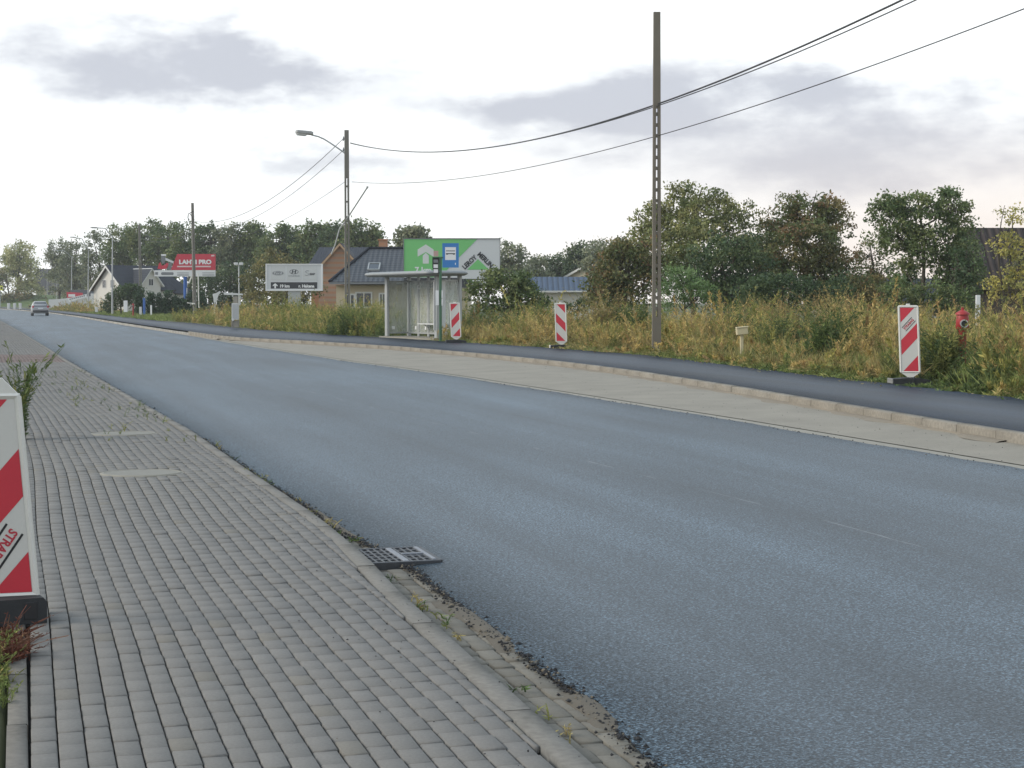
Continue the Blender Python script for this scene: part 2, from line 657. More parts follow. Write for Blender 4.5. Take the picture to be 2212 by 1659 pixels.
M['cream_post'] = mat('cream_marker', (.52, .45, .28), .8, .15, 9)
M['yellow_sign'] = mat('yellow_sign', (.62, .62, .10), .5, .05)


def brick_mat():
    m, nt, b, o = nmat('hollow_brick')
    v = objco(nt)
    mp = N(nt, 'ShaderNodeMapping')
    mp.inputs['Rotation'].default_value = (R(90), 0, 0)
    nt.links.new(v, mp.inputs[0])
    bt = N(nt, 'ShaderNodeTexBrick')
    bt.inputs['Scale'].default_value = 1.0
    bt.inputs['Color1'].default_value = (.44, .20, .10, 1)
    bt.inputs['Color2'].default_value = (.36, .155, .085, 1)
    bt.inputs['Mortar'].default_value = (.30, .25, .2, 1)
    bt.inputs['Mortar Size'].default_value = .02
    bt.inputs['Brick Width'].default_value = .4
    bt.inputs['Row Height'].default_value = .25
    nt.links.new(mp.outputs[0], bt.inputs['Vector'])
    c = mix(nt, noise(nt, v, 1.2, 4), bt.outputs[0], (.40, .22, .13))
    nt.links.new(c, b.inputs['Base Color'])
    b.inputs['Roughness'].default_value = .9
    return m


M['brick'] = brick_mat()


def tile_mat(name, col, wx, wy, rough=.5, strength=.8, var=.25):
    m, nt, b, o = nmat(name)
    uv = N(nt, 'ShaderNodeUVMap').outputs[0]
    w1 = N(nt, 'ShaderNodeTexWave', wave_type='BANDS', bands_direction='X', wave_profile='SIN')
    w1.inputs['Scale'].default_value = wx
    nt.links.new(uv, w1.inputs[0])
    h = w1.outputs[1]
    if wy:
        w2 = N(nt, 'ShaderNodeTexWave', wave_type='BANDS', bands_direction='Y', wave_profile='SAW')
        w2.inputs['Scale'].default_value = wy
        nt.links.new(uv, w2.inputs[0])
        h = mix(nt, .5, w1.outputs[1], w2.outputs[1], 'MIX')
        rows_ = w2.outputs[1]
    n1 = noise(nt, uv, 1.3, 5)
    c = mix(nt, n1, tuple(x * (1 - var) for x in col), tuple(x * (1 + var) for x in col))
    if wy:
        c = mix(nt, ramp(nt, rows_, [(.15, (1, 1, 1)), (.4, (0, 0, 0))]), c, tuple(x * .35 for x in col))  # shading in the gaps between tile rows, painted into the colour
    c = mix(nt, ramp(nt, h, [(.12, (1, 1, 1)), (.35, (0, 0, 0))]), c, tuple(x * .5 for x in col))  # hollows of the profile also carry their shade as darker colour
    nt.links.new(c, b.inputs['Base Color'])
    b.inputs['Roughness'].default_value = rough
    b.inputs['Specular IOR Level'].default_value = .5 if rough < .6 else .15
    bump(nt, b, h, strength, .08)
    return m


M['tile_dark'] = tile_mat('dark_tiles', (.066, .072, .083), 1.05, .85, .5, 1.0)
M['roof_navy'] = tile_mat('navy_roof', (.045, .05, .064), 1.3, 1.0, .6, .5)
M['roof_blue'] = tile_mat('blue_sheet_roof', (.05, .078, .13), .8, 0, .55, .5, .12)
M['roof_barn'] = tile_mat('barn_roof', (.062, .05, .047), .8, 0, .8, 1.0, .35)
M['roof_grey'] = tile_mat('grey_roof', (.09, .09, .095), 1.0, .8, .6, .6)
M['roof_red'] = tile_mat('red_roof', (.20, .07, .05), 1.0, .8, .6, .6)


def glass_mat():
    m, nt, b, o = nmat('dirty_glass')
    b.inputs['Base Color'].default_value = (.55, .56, .53, 1)
    b.inputs['Roughness'].default_value = .12
    t = N(nt, 'ShaderNodeBsdfTransparent')
    t.inputs[0].default_value = (.93, .96, .94, 1)
    v = objco(nt)
    f = ramp(nt, noise(nt, scaled(nt, v, (1, 1, .35)), 3.5, 6, .6), [(.3, (.16,) * 3), (.7, (.62,) * 3)])
    ms = N(nt, 'ShaderNodeMixShader')
    nt.links.new(f, ms.inputs[0])
    nt.links.new(t.outputs[0], ms.inputs[1])
    nt.links.new(b.outputs[0], ms.inputs[2])
    nt.links.new(ms.outputs[0], o.inputs[0])
    return m


M['glass'] = glass_mat()

# ------------------------------------------------------------------ ground, road, pavements
ls = []
l = -15.0
while l < 390:
    ls.append(l)
    l += (1 if l < 2 else .14) if l < 19 else (.4 if l < 60 else (1.5 if l < 130 else 6))


def strip(name, a, b, za, zb, mat_, n=2, ragged_a=0, ragged_b=0, mid=None, ls_=None):
    L = ls_ or ls
    vs, uvs, fs = [], [], []
    for l in L:
        la, lb = a(l), b(l)
        ra = random.uniform(-1, 1) * ragged_a * (1 if l > 17 else .6 + .4 * math.sin(l * 4.5))
        rb = random.uniform(-1, 1) * ragged_b
        for i in range(n + 1):
            t = i / n
            lat = la + (lb - la) * t
            if i == 0:
                lat += ra
            if i == n:
                lat += rb
            x, y = LL(lat, l)
            z = mid(lat, l) if mid else (za + (zb - za) * t)
            vs.append((x, y, z))
            uvs.append((lat * S, l * S))
    w = n + 1
    for j in range(len(L) - 1):
        for i in range(n):
            fs.append((j * w + i, j * w + i + 1, (j + 1) * w + i + 1, (j + 1) * w + i))
    me = bpy.data.meshes.new(name)
    me.from_pydata(vs, [], fs)
    ul = me.uv_layers.new(name='road')
    lo_ = np.empty(len(me.loops), dtype=np.int32)
    me.loops.foreach_get('vertex_index', lo_)
    ul.data.foreach_set('uv', np.array(uvs, dtype=np.float32)[lo_].ravel())
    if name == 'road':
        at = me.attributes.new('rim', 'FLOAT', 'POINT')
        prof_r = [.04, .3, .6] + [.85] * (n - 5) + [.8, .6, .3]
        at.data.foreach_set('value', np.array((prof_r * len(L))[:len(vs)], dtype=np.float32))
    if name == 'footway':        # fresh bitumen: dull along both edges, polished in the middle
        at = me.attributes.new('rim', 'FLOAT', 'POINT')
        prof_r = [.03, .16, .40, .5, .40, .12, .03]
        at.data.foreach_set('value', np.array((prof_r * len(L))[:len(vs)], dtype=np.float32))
    me.materials.append(mat_)
    me.polygons.foreach_set('use_smooth', [True] * len(fs))
    me.update()
    ob = bpy.data.objects.new(name, me)
    COL.objects.link(ob)
    return tag(ob, kind='structure')


def RO(l):                   # drift of the paver rows along the kerb
    return interp(KL_OUT, l) - 1.95 if l > 14.5 else 0


# the ground: one sheet out to the horizon, dropped below the built strips
mb = MB()
prof = [(-560, -.03), (-60, -.03), (-6, -.03), (-.08, -.03), (-.02, -.24), (7, -.24), (9, -.2), ('w0', -.0), ('w1', .27), ('w2', .3), (60, .3), (200, .5), (560, .5)]
gl = [-60, -30] + [x for x in ls if x >= -14][::6] + [480]
rows = []
for l in gl:
    c = interp(WR, l)
    k = RO(l)
    row = []
    for p, z in prof:
        lat = {'w0': c - .3, 'w1': c + .02, 'w2': c + 1.2}.get(p, p if isinstance(p, (int, float)) else 0) if isinstance(p, str) else p
        if not isinstance(p, str) and -7 < p < 10:
            lat = min(p + k, c - .5)
        x, y = LL(lat, l)
        row.append((x, y, z))
    rows.append(row)
w = len(prof)
mb.faces([p for r_ in rows for p in r_], [(j * w + i, j * w + i + 1, (j + 1) * w + i + 1, (j + 1) * w + i) for j in range(len(rows) - 1) for i in range(w - 1)], 0, True)
tag(mb.build('ground', M['field']), kind='structure')

f_asl = lambda l: interp(ASL, l) + (.012 * math.sin(l * 3.4) + .01 * math.sin(l * 8.3 + 1) + .008 * math.sin(l * 21) if l < 28 else 0)
f_asr = lambda l: interp(ASR, l) + (.02 * math.sin(l * 1.1) + .014 * math.sin(l * 3.7) if l > 0 else 0)
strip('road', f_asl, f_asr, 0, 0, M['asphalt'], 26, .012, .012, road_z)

# gutter bed and bay
f_ko = lambda l: interp(KL_OUT, l)
f_kr = lambda l: interp(KR, l)
f_wr = lambda l: interp(WR, l) + .04 * math.sin(l * 3.1) + .03 * math.sin(l * 8.7)
strip('gutter_bed', lambda l: f_ko(l) - .02, lambda l: interp(ASL, l) + .1, -.075, -.072, M['sand'], 2)
strip('pavement_bed', lambda l: RO(l) - .03 - max(0, l - 16) * .03, lambda l: f_ko(l), -.075, -.075, M['joint'], 2)
strip('bay_strip', lambda l: interp(ASR, l) - .1, lambda l: min(interp(ASR, l) + .17, f_kr(l) + .02), .108, .125, M['concrete'], 2)
bay_ls = [x for x in ls if -15 <= x < 68]
strip('bus_bay', lambda l: min(interp(ASR, l) + .175, f_kr(l)), lambda l: f_kr(l) + .02, .132, .185, M['bay'], 4, ls_=bay_ls)
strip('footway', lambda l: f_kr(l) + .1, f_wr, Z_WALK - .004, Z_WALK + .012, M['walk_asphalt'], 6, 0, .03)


# kerbs: individual stones in one mesh
def kerb_stones(name, fo, width, z0, z1, lr, length, face_dir, cols, bev=.018):
    V, F, Cc = [], [], []
    l = lr[0]
    while l < lr[1]:
        ln = length * (1 if l < 90 else 4)
        g = .003
        pts = []
        za = random.uniform(-.0025, .0025)
        jo = random.uniform(-.002, .002)
        prof_ = [(0, z0), (0, z1 - bev), (bev, z1), (width, z1), (width, z0)]
        n0 = len(V)
        for ll in (l + g, l + ln - g):
            for (o_, z) in prof_:
                x, y = LL(fo(ll) + face_dir * o_ / S + jo, ll)
                V.append((x, y, z + za))
        k = len(prof_)
        for i in range(k - 1):
            F.append((n0 + i, n0 + i + 1, n0 + k + i + 1, n0 + k + i))
        c0 = random.choice(cols)
        v_ = random.uniform(.95, 1.05)
        for _ in range(2 * k):
            Cc.append([x * v_ for x in c0])
        F.append((n0, n0 + 1, n0 + 2, n0 + 3))
        F.append((n0 + k + 3, n0 + k + 2, n0 + k + 1, n0 + k))
        l += ln
    o = np_mesh(name, np.array(V), np.array(F), M['kerb'], np.array(Cc))
    return tag(o, kind='structure')


kerb_stones('bay_kerb', f_kr, .15, .08, Z_WALK + .006, (-14, 68), .83, 1, [(.235, .208, .168), (.228, .20, .16), (.24, .214, .175)])
kerb_stones('verge_kerb', f_kr, .15, .08, Z_WALK - .06, (68, 380), .9, 1, [(.28, .26, .23), (.31, .29, .25)])


def ko2(l):
    return f_ko(l) + (0 if l < 9.28 else .018)


kerb_stones('pavement_kerb', lambda l: ko2(l), .135, -.09, .005, (-11.44, 9.3), .864, -1, [(.172, .163, .147), (.164, .156, .141)], .014)
kerb_stones('pavement_kerb', lambda l: ko2(l), .125, -.09, .004, (9.3, 380), .864, -1, [(.172, .163, .147), (.164, .156, .141)], .014)

# block pavement: every block its own bevelled solid, in one mesh
MANHOLES = []
for (xn, yn, d) in ((353, 1183, .435), (308, 1083, .455)):
    p = U(xn, yn, 0)
    MANHOLES.append((p.x, p.y, d))


def pave_z(x, y):
    z = 0.0
    for (mx, my, r) in MANHOLES:
        v = Vector((mx, my)).normalized()
        d = (x - mx) * v.x + (y - my) * v.y
        e = math.hypot(x - mx, y - my)
        z += -.02 * d * math.exp(-(e / .85) ** 2)
    z += .005 * math.sin(x * 2.1 + y * .9) + .004 * math.sin(y * 1.9 - x * 1.2)
    return z


def blocks(name, lat_a, lat_b, l0, l1, rw, base_z, cols, pitch=.178, follow=True, skip=None, amp=1.0, clip=None):
    V, F, Cc = [], [], []
    nrow = 60
    for i in range(nrow):
        lat0 = lat_a + i * rw
        if lat0 > lat_b:
            break
        l = l0 - random.random() * .03 - (pitch * .5 if i % 2 else 0)
        while l < l1:
            big = 1 if l < 80 else 3
            ln = pitch * big * random.uniform(.985, 1.015)
            off = RO(l) if follow else f_ko(l)
            wob = .011 * math.sin(l * .8 + i * .1) + .002 * math.sin(l * 1.6 + i * .4)
            la, lb = lat0 + off + wob, lat0 + rw + off + wob
            gl_ = .0046
            gw = .0024
            c_l, c_w = l + ln / 2, (la + lb) / 2
            cx, cy = LL(c_w, c_l)
            ok = True
            if follow:
                lim = ko2(c_l) - (.135 if c_l < 9.3 else .125) / S - .004
                if la + .02 > lim:
                    ok = False
                lb = min(lb, lim + gw)
            if skip and skip(cx, cy):
                ok = False
            if clip and not clip(c_w, c_l):
                ok = False
            if ok:
                n0 = len(V)
                dz = random.gauss(0, .0022) * amp
                tx, ty = random.gauss(0, .011) * amp, random.gauss(0, .011) * amp
                z0 = base_z + (pave_z(cx, cy) if follow else 0) + dz
                b1 = .0045
                for (ins, zz) in ((0, -.03), (0, -.006), (b1, 0.0)):
                    for (aa, bb) in ((la + gw + ins, l + gl_ + ins), (lb - gw - ins, l + gl_ + ins), (lb - gw - ins, l + ln - gl_ - ins), (la + gw + ins, l + ln - gl_ - ins)):
                        x, y = LL(aa, bb)
                        V.append((x, y, z0 + zz + (x - cx) * tx + (y - cy) * ty + ((pave_z(x, y) - pave_z(cx, cy)) if follow and l < 26 else 0)))
                for a in (0, 4):
                    for k in range(4):
                        k2 = (k + 1) % 4
                        F.append((n0 + a + k, n0 + a + k2, n0 + a + 4 + k2, n0 + a + 4 + k))
                F.append((n0 + 8, n0 + 9, n0 + 10, n0 + 11))
                c0 = cols(c_w, c_l)
                Cc += [c0] * 12
            l += ln
    o = np_mesh(name, np.array(V), np.array(F), M['paver'], np.array(Cc))
    return tag(o, kind='structure')


def pav_col(lat, l):
    v = random.gauss(1, .032)
    t = .5 + .5 * math.sin(lat * 1.3 + l * .25) * math.sin(l * .45 + 1)
    base = np.array((.190, .180, .166)) * (1 - t) + np.array((.178, .170, .160)) * t
    if random.random() < .03:
        base = np.array((.186, .172, .150))
    x = LL(lat, l)
    if 42.3 < l < 48.4:
        base = np.array((.185, .142, .128))
    return base * v


blocks('pavement', -1.337, 2.0, 3.5, 250, .0905, 0.0, pav_col, clip=lambda lat, l: lat > RO(l) + .02 - max(0, l - 16) * .03,
       skip=lambda x, y: any(math.hypot(x - a, y - b) < r + .015 for a, b, r in MANHOLES))


def gut_col(lat, l):
    v = random.gauss(1, .1)
    return np.array((.165, .152, .128)) * v


GP = U(1000, 1396, -.05)      # the drain in the gutter


def gut_skip(x, y):
    a, b = to_ll(x, y)
    c, d = to_ll(GP.x, GP.y)
    return abs(b - d) < .38


blocks('gutter', .005, .36, 3.5, 50, .0905, -.056, gut_col, follow=False, skip=gut_skip, amp=2.0,
       clip=lambda lat, l: lat < interp(ASL, l) - .01)

# edging kerb and verge on the near left
kerb_stones('edging_kerb', lambda l: .012 + RO(l) - max(0, l - 16) * .03, .085, -.1, .006, (2, 200), .83, -1, [(.15, .14, .125), (.16, .148, .13)], .008)

# manhole covers: concrete-filled iron rings
for i, (mx, my, r) in enumerate(MANHOLES):
    v = Vector((mx, my)).normalized()
    mh = thing('manhole_cover', (mx, my, pave_z(mx, my) - .002), ('pale round concrete manhole cover nearer to the striped board in the block pavement',
               'pale round concrete manhole cover farther along the block pavement, by the weed sprigs')[i], 'manhole cover', group='manhole covers in the pavement')
    tilt = math.atan(.02)
    mh.rotation_euler = Matrix.Rotation(tilt, 3, Vector((-v.y, v.x, 0))).to_euler() if True else (0, 0, 0)
    a = MB()
    n = 48
    for (ra, rb, za, zb) in ((0, r - .05, .004, .004),):
        a.poly([(math.cos(k * 2 * math.pi / n) * rb, math.sin(k * 2 * math.pi / n) * rb, za) for k in range(n)])
    a.build('cover_plate', mat('cover_concrete_%d' % i, (.225, .213, .185), .85, .22, 5, bmp=.4), mh)
    a = MB()
    prof_ = [(r - .05, -.03), (r - .05, .006), (r - .035, .009), (r - .02, .006), (r - .012, -.004), (r + .012, -.004), (r + .012, -.03)]
    for k in range(n):
        for j in range(len(prof_) - 1):
            q = []
            for kk, jj in ((k, j), (k + 1, j), (k + 1, j + 1), (k, j + 1)):
                t = kk * 2 * math.pi / n
                q.append((math.cos(t) * prof_[jj][0], math.sin(t) * prof_[jj][0], prof_[jj][1]))
            a.poly(q)
    a.build('ring', M['concrete'] if i else M['concrete'], mh)

# storm drain in the gutter
gr = thing('storm_drain', (GP.x - .03, GP.y, -.068), 'rectangular iron storm drain grate in the gutter between kerb and asphalt', 'storm drain', rz=TH)
a = MB()
gw_, gd_ = .50, .66
for (cx, cy, sx, sy) in ((0, -gd_ / 2, gw_, .035), (0, gd_ / 2, gw_, .035), (-gw_ / 2, 0, .035, gd_), (gw_ / 2, 0, .035, gd_)):
    a.bbox((cx, cy, .018), (sx, sy, .06), .006)
a.build('grate_frame', M['iron'], gr)
a = MB()
for k in range(9):
    x = -gw_ / 2 + .05 + k * (gw_ - .1) / 8
    a.bbox((x, 0, .026), (.018, gd_ - .04, .04), .004)
for y in (-.2, -.07, .07, .2):
    a.bbox((0, y, .0255), (gw_ - .05, .024, .04), .004)
a.build('grate_bars', M['iron'], gr)
a = MB()
a.bbox((gw_ * .02, 0, .027), (.045, gd_ - .04, .045), .006)
a.build('divider_bar', M['reflection_iron'], gr)  # bright half of the grate: reflection sits in the bar colour
a = MB()
a.bbox((gw_ / 2 - .035, 0, .034), (.03, gd_ - .05, .04), .006)
a.build('side_bar', M['reflection_iron'], gr)
a = MB()
a.bbox((gw_ / 4, .0, .034), (gw_ / 2 - .08, .026, .04), .006)
a.build('cross_bar', M['reflection_iron'], gr)
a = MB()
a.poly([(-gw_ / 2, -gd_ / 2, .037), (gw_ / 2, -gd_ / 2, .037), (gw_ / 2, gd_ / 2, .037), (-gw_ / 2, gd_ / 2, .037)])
a.build('sump_shade', M['black'], gr)  # black sheet over the asphalt stands in for the shade below the bars


# ------------------------------------------------------------------ leaf geometry
def leaves(P, d, L, W, side=None):
    """rhombus leaves: base points P, unit directions d, lengths L, widths W"""
    n = len(P)
    if side is None:
        side = rng.normal(size=(n, 3))
    s = np.cross(d, side)
    s /= np.linalg.norm(s, axis=1, keepdims=True) + 1e-9
    L = np.asarray(L)[:, None]
    W = np.asarray(W)[:, None]
    V = np.empty((n, 4, 3))
    V[:, 0] = P
    V[:, 1] = P + d * L * .45 + s * W * .5
    V[:, 2] = P + d * L
    V[:, 3] = P + d * L * .45 - s * W * .5
    return V.reshape(-1, 3), np.arange(n * 4).reshape(n, 4)


def unit(a):
    return a / (np.linalg.norm(a, axis=-1, keepdims=True) + 1e-9)


def pick(pal, n, jit=.18):
    pal = np.array(pal)
    w_ = pal[:, 3] / pal[:, 3].sum()
    c = pal[rng.choice(len(pal), n, p=w_), :3]
    return np.clip(c * rng.normal(1, jit, size=(n, 1)), .005, .9)


PAL = {
    'dark': [(0.057, 0.095, 0.042, 3), (0.082, 0.124, 0.052, 3), (0.118, 0.156, 0.060, 2)],
    'mid': [(0.095, 0.143, 0.053, 3), (0.143, 0.187, 0.068, 3), (0.207, 0.230, 0.087, 2)],
    'olive': [(0.190, 0.215, 0.079, 3), (0.261, 0.269, 0.103, 3), (0.317, 0.302, 0.118, 1.5), (0.118, 0.143, 0.056, 1)],
    'pale': [(0.317, 0.333, 0.143, 3), (0.428, 0.428, 0.190, 3), (0.491, 0.460, 0.222, 2), (0.174, 0.207, 0.087, 1)],
    'grey': [(0.151, 0.178, 0.111, 3), (0.215, 0.238, 0.143, 3), (0.269, 0.277, 0.159, 2)],
    'yellow': [(0.476, 0.412, 0.111, 3), (0.348, 0.333, 0.111, 2), (0.190, 0.207, 0.072, 1)],
    'rust': [(0.151, 0.159, 0.060, 3), (0.222, 0.182, 0.072, 2), (0.111, 0.143, 0.051, 3), (0.254, 0.159, 0.079, .6)],
    'brown': [(0.207, 0.190, 0.072, 3), (0.269, 0.230, 0.087, 2), (0.159, 0.166, 0.064, 2)],
    'fresh': [(.16, .25, .09, 3), (.20, .29, .11, 3), (.11, .18, .07, 2)],
    'thuja': [(0.042, 0.079, 0.042, 3), (0.057, 0.105, 0.051, 3)],
}


def crown_pts(lobes, n_cl, per, spread):
    """cluster points through a set of ellipsoid lobes, denser toward the shell"""
    vol = np.array([l_[3] * l_[4] * l_[5] for l_ in lobes]) ** .8
    idx = rng.choice(len(lobes), n_cl, p=vol / vol.sum())
    L = np.array(lobes)[idx]
    d = unit(rng.normal(size=(n_cl, 3)))
    r = rng.uniform(.35, 1.0, size=(n_cl, 1)) ** .55
    r *= np.clip(rng.normal(1, .07, size=(n_cl, 1)), .85, 1.12)
    C = L[:, :3] + d * r * L[:, 3:6]
    sp = spread * rng.uniform(.6, 1.4, size=(n_cl, 1, 1))
    Pp = C[:, None, :] + unit(rng.normal(size=(n_cl, per, 3))) * rng.uniform(0, 1, (n_cl, per, 1)) ** .5 * sp * 1.75 * np.array((1, 1, .7))
    return C, Pp.reshape(-1, 3), idx


def tree(name, label, base, lobes_px, Y, pal, n_cl=220, per=38, leaf=.16, spread=.28, trunk=.14, cat='tree', group=None, wood=True,
         depth=.8, droop=.15, aspect=.55, multi=1):
    """lobes_px: (x, y, rx, ry, dY) sightings in 2212 units at distance Y + dY"""
    lobes = []
    bx, by, bz = base
    for q in lobes_px:
        x, y, rx, ry = q[:4]
        dy = q[4] if len(q) > 4 else 0
        Yl = Y + dy
        c = D(x, y, Yl)
        k = Yl * KD / FPX
        lobes.append((c.x - bx, c.y - by, c.z - bz, rx * k, max(rx, ry) * k * depth, ry * k))
    for q in list(lobes):
        if wood:
            for _ in range(3):
                a_ = rng.uniform(0, 2 * math.pi)
                e_ = rng.uniform(-.15, 1.3)
                f_ = rng.uniform(.3, .5)
                lobes.append((q[0] + math.cos(a_) * math.cos(e_) * q[3] * .95, q[1] + math.sin(a_) * math.cos(e_) * q[4] * .95, q[2] + math.sin(e_) * q[5] * .92, q[3] * f_, q[4] * f_, q[5] * f_))
    root = thing(name, base, label, cat, group=group)
    C, P, idx = crown_pts(lobes, n_cl, per, spread)
    keep = P[:, 2] > .15
    P = P[keep]
    n = len(P)
    d = unit(rng.normal(size=(n, 3)) + np.array((0, 0, -droop)))
    cc = pick(PAL[pal], n_cl, .12)
    ccol = np.repeat(cc, per, axis=0)[keep] * rng.normal(1, .16, size=(n, 1))
    Ls = rng.uniform(.6, 1.3, n) * leaf
    V, F = leaves(P, d, Ls, Ls * aspect)
    np_mesh('crown', V, F, M['leaf'], np.repeat(np.clip(ccol, .008, .8), 4, axis=0), root)
    if wood:
        w_ = MB()
        top = max(l_[2] + l_[5] * .35 for l_ in lobes)
        cx = np.mean([l_[0] for l_ in lobes])
        cy = np.mean([l_[1] for l_ in lobes])
        for k in range(multi):
            ox = (k - (multi - 1) / 2) * trunk * 3.2
            pts, rs = [], []
            for t in np.linspace(0, 1, 9):
                pts.append((ox * (1 + t * 3) + cx * t * .8 + .07 * top * math.sin(t * 4 + bx + k) * t, cy * t * .8 + .05 * top * math.sin(t * 5 + 2 * k) * t, top * t - (.1 if t == 0 else 0)))
                rs.append(trunk * (1 - .86 * t) * (1.25 if t == 0 else 1))
            w_.tube(pts, rs, 8)
        for l_ in lobes[:len(lobes_px)]:
            t0 = min(.75, max(.2, (l_[2] - l_[5]) / max(top, .1)))
            p0 = Vector((cx * t0 * .8, cy * t0 * .8, top * t0))
            p1 = Vector(l_[:3])
            mid_ = (p0 + p1) / 2 + Vector((0, 0, -.06 * (p1 - p0).length))
            w_.tube([p0, mid_, p1, p1 + Vector((0, 0, l_[5] * .6))], [trunk * .5, trunk * .36, trunk * .22, trunk * .06], 6)
        for k in rng.choice(len(C), min(len(C), 60), replace=False):
            l_ = lobes[idx[k]]
            p0 = Vector(l_[:3]) + Vector((0, 0, -l_[5] * .3))
            p1 = Vector(C[k])
            w_.tube([p0, (p0 + p1) / 2 + Vector((0, 0, .05)), p1], [trunk * .16, trunk * .1, trunk * .03], 4)
        w_.build('trunk', M['bark'], root)
    return root


# ------------------------------------------------------------------ weeds
WP = {
    'gold': [(.47, .385, .165, 4), (.39, .325, .135, 3), (.34, .26, .12, 2), (.23, .24, .085, 1.2)],
    'olive': [(0.251, 0.262, 0.085, 4), (0.319, 0.314, 0.108, 3), (0.171, 0.205, 0.068, 3)],
    'green': [(0.097, 0.148, 0.051, 4), (0.142, 0.194, 0.063, 3), (0.068, 0.103, 0.040, 2)],
    'rust': [(0.308, 0.234, 0.114, 3), (0.251, 0.205, 0.091, 2), (0.353, 0.291, 0.137, 2), (0.194, 0.205, 0.080, 2)],
    'lime': [(.23, .27, .09, 3), (.175, .22, .07, 3)],
}


def weed_mass(name, pts, hts, kinds, stems=4, nleaf=16, nplume=10, leafL=.13, lean=.22, label=None, kind='stuff', cat=None, parent=None, plume=1.0, rad=.16, upz=(-.1, .9), wr=(.13, .24)):
    """pts (n,3); hts (n,); kinds list of palette names per plant"""
    n = len(pts)
    pts = np.repeat(np.asarray(pts, float), stems, axis=0)
    h = np.repeat(np.asarray(hts, float), stems) * rng.uniform(.55, 1.1, n * stems)
    kd = np.repeat(np.array(kinds), stems)
    m = len(pts)
    base = pts + np.c_[rng.normal(0, rad, (m, 2)), np.zeros(m)]
    ln = rng.normal(0, lean, (m, 2))
    col = np.empty((m, 3))
    for k in np.unique(kd):
        s_ = kd == k
        col[s_] = pick(WP[k], s_.sum(), .12)

    def at(t, ix):
        hh = h[ix]
        return base[ix] + np.c_[ln[ix] * (t ** 1.8)[:, None] * hh[:, None], t * hh * (1 - .06 * t)]

    Vs, Fs, Cs = [], [], []
    off = 0
    # stems as thin crossed blades
    for a, b in ((0, .45), (.45, .8), (.8, 1.0)):
        ix = np.arange(m)
        p0, p1 = at(np.full(m, a), ix), at(np.full(m, b), ix)
        d = p1 - p0
        L = np.linalg.norm(d, axis=1)
        s = unit(np.cross(d, rng.normal(size=(m, 3))))
        wd = .006 * (1.2 - b * .7)
        V = np.stack([p0 - s * wd, p0 + s * wd, p1 + s * wd * .8, p1 - s * wd * .8], 1).reshape(-1, 3)
        Vs.append(V)
        Fs.append(np.arange(m * 4).reshape(m, 4) + off)
        off += m * 4
        Cs.append(np.repeat(col * .8, 4, axis=0))
    # leaves up the stem
    ix = np.repeat(np.arange(m), nleaf)
    t = rng.uniform(.06, .95, len(ix))
    P = at(t, ix)
    d = unit(np.c_[rng.normal(size=(len(ix), 2)), rng.uniform(upz[0], upz[1], len(ix))])
    L = leafL * rng.uniform(.5, 1.25, len(ix)) * (1.15 - .6 * t)
    V, F = leaves(P, d, L, L * rng.uniform(wr[0], wr[1], len(ix)))
    Vs.append(V)
    Fs.append(F + off)
    off += len(V)
    Cs.append(np.repeat(np.clip(col[ix] * rng.normal(1, .2, (len(ix), 1)), .01, .7), 4, axis=0))
    # feathery plumes near the tips
    if nplume:
        ix = np.repeat(np.arange(m), nplume)
        t = rng.uniform(.66, 1.05, len(ix))
        P = at(t, ix)
        d = unit(np.c_[rng.normal(0, .55, size=(len(ix), 2)) + ln[ix] * 1.5, rng.uniform(.4, 1.2, len(ix))])
        L = .085 * plume * rng.uniform(.5, 1.3, len(ix)) * (1.25 - .8 * np.abs(t - .82) * 2)
        V, F = leaves(P, d, L, L * rng.uniform(.18, .32, len(ix)))
        Vs.append(V)
        Fs.append(F + off)
        off += len(V)
        Cs.append(np.repeat(np.clip(col[ix] * rng.normal(1.1, .2, (len(ix), 1)) * np.array((1.12, 1.0, .9)), .01, .75), 4, axis=0))
    o = np_mesh(name, np.concatenate(Vs), np.concatenate(Fs), M['weed'], np.concatenate(Cs), parent)
    if kind:
        tag(o, label, cat, kind=kind)
    return o


# ------------------------------------------------------------------ striped traffic boards
def clip_half(poly, a, b, c):        # keep a*x+b*z <= c
    out_ = []
    for i in range(len(poly)):
        p, q = poly[i], poly[(i + 1) % len(poly)]
        dp, dq = a * p[0] + b * p[1] - c, a * q[0] + b * q[1] - c
        if dp <= 0:
            out_.append(p)
        if dp * dq < 0:
            t = dp / (dp - dq)
            out_.append((p[0] + (q[0] - p[0]) * t, p[1] + (q[1] - p[1]) * t))
    return out_


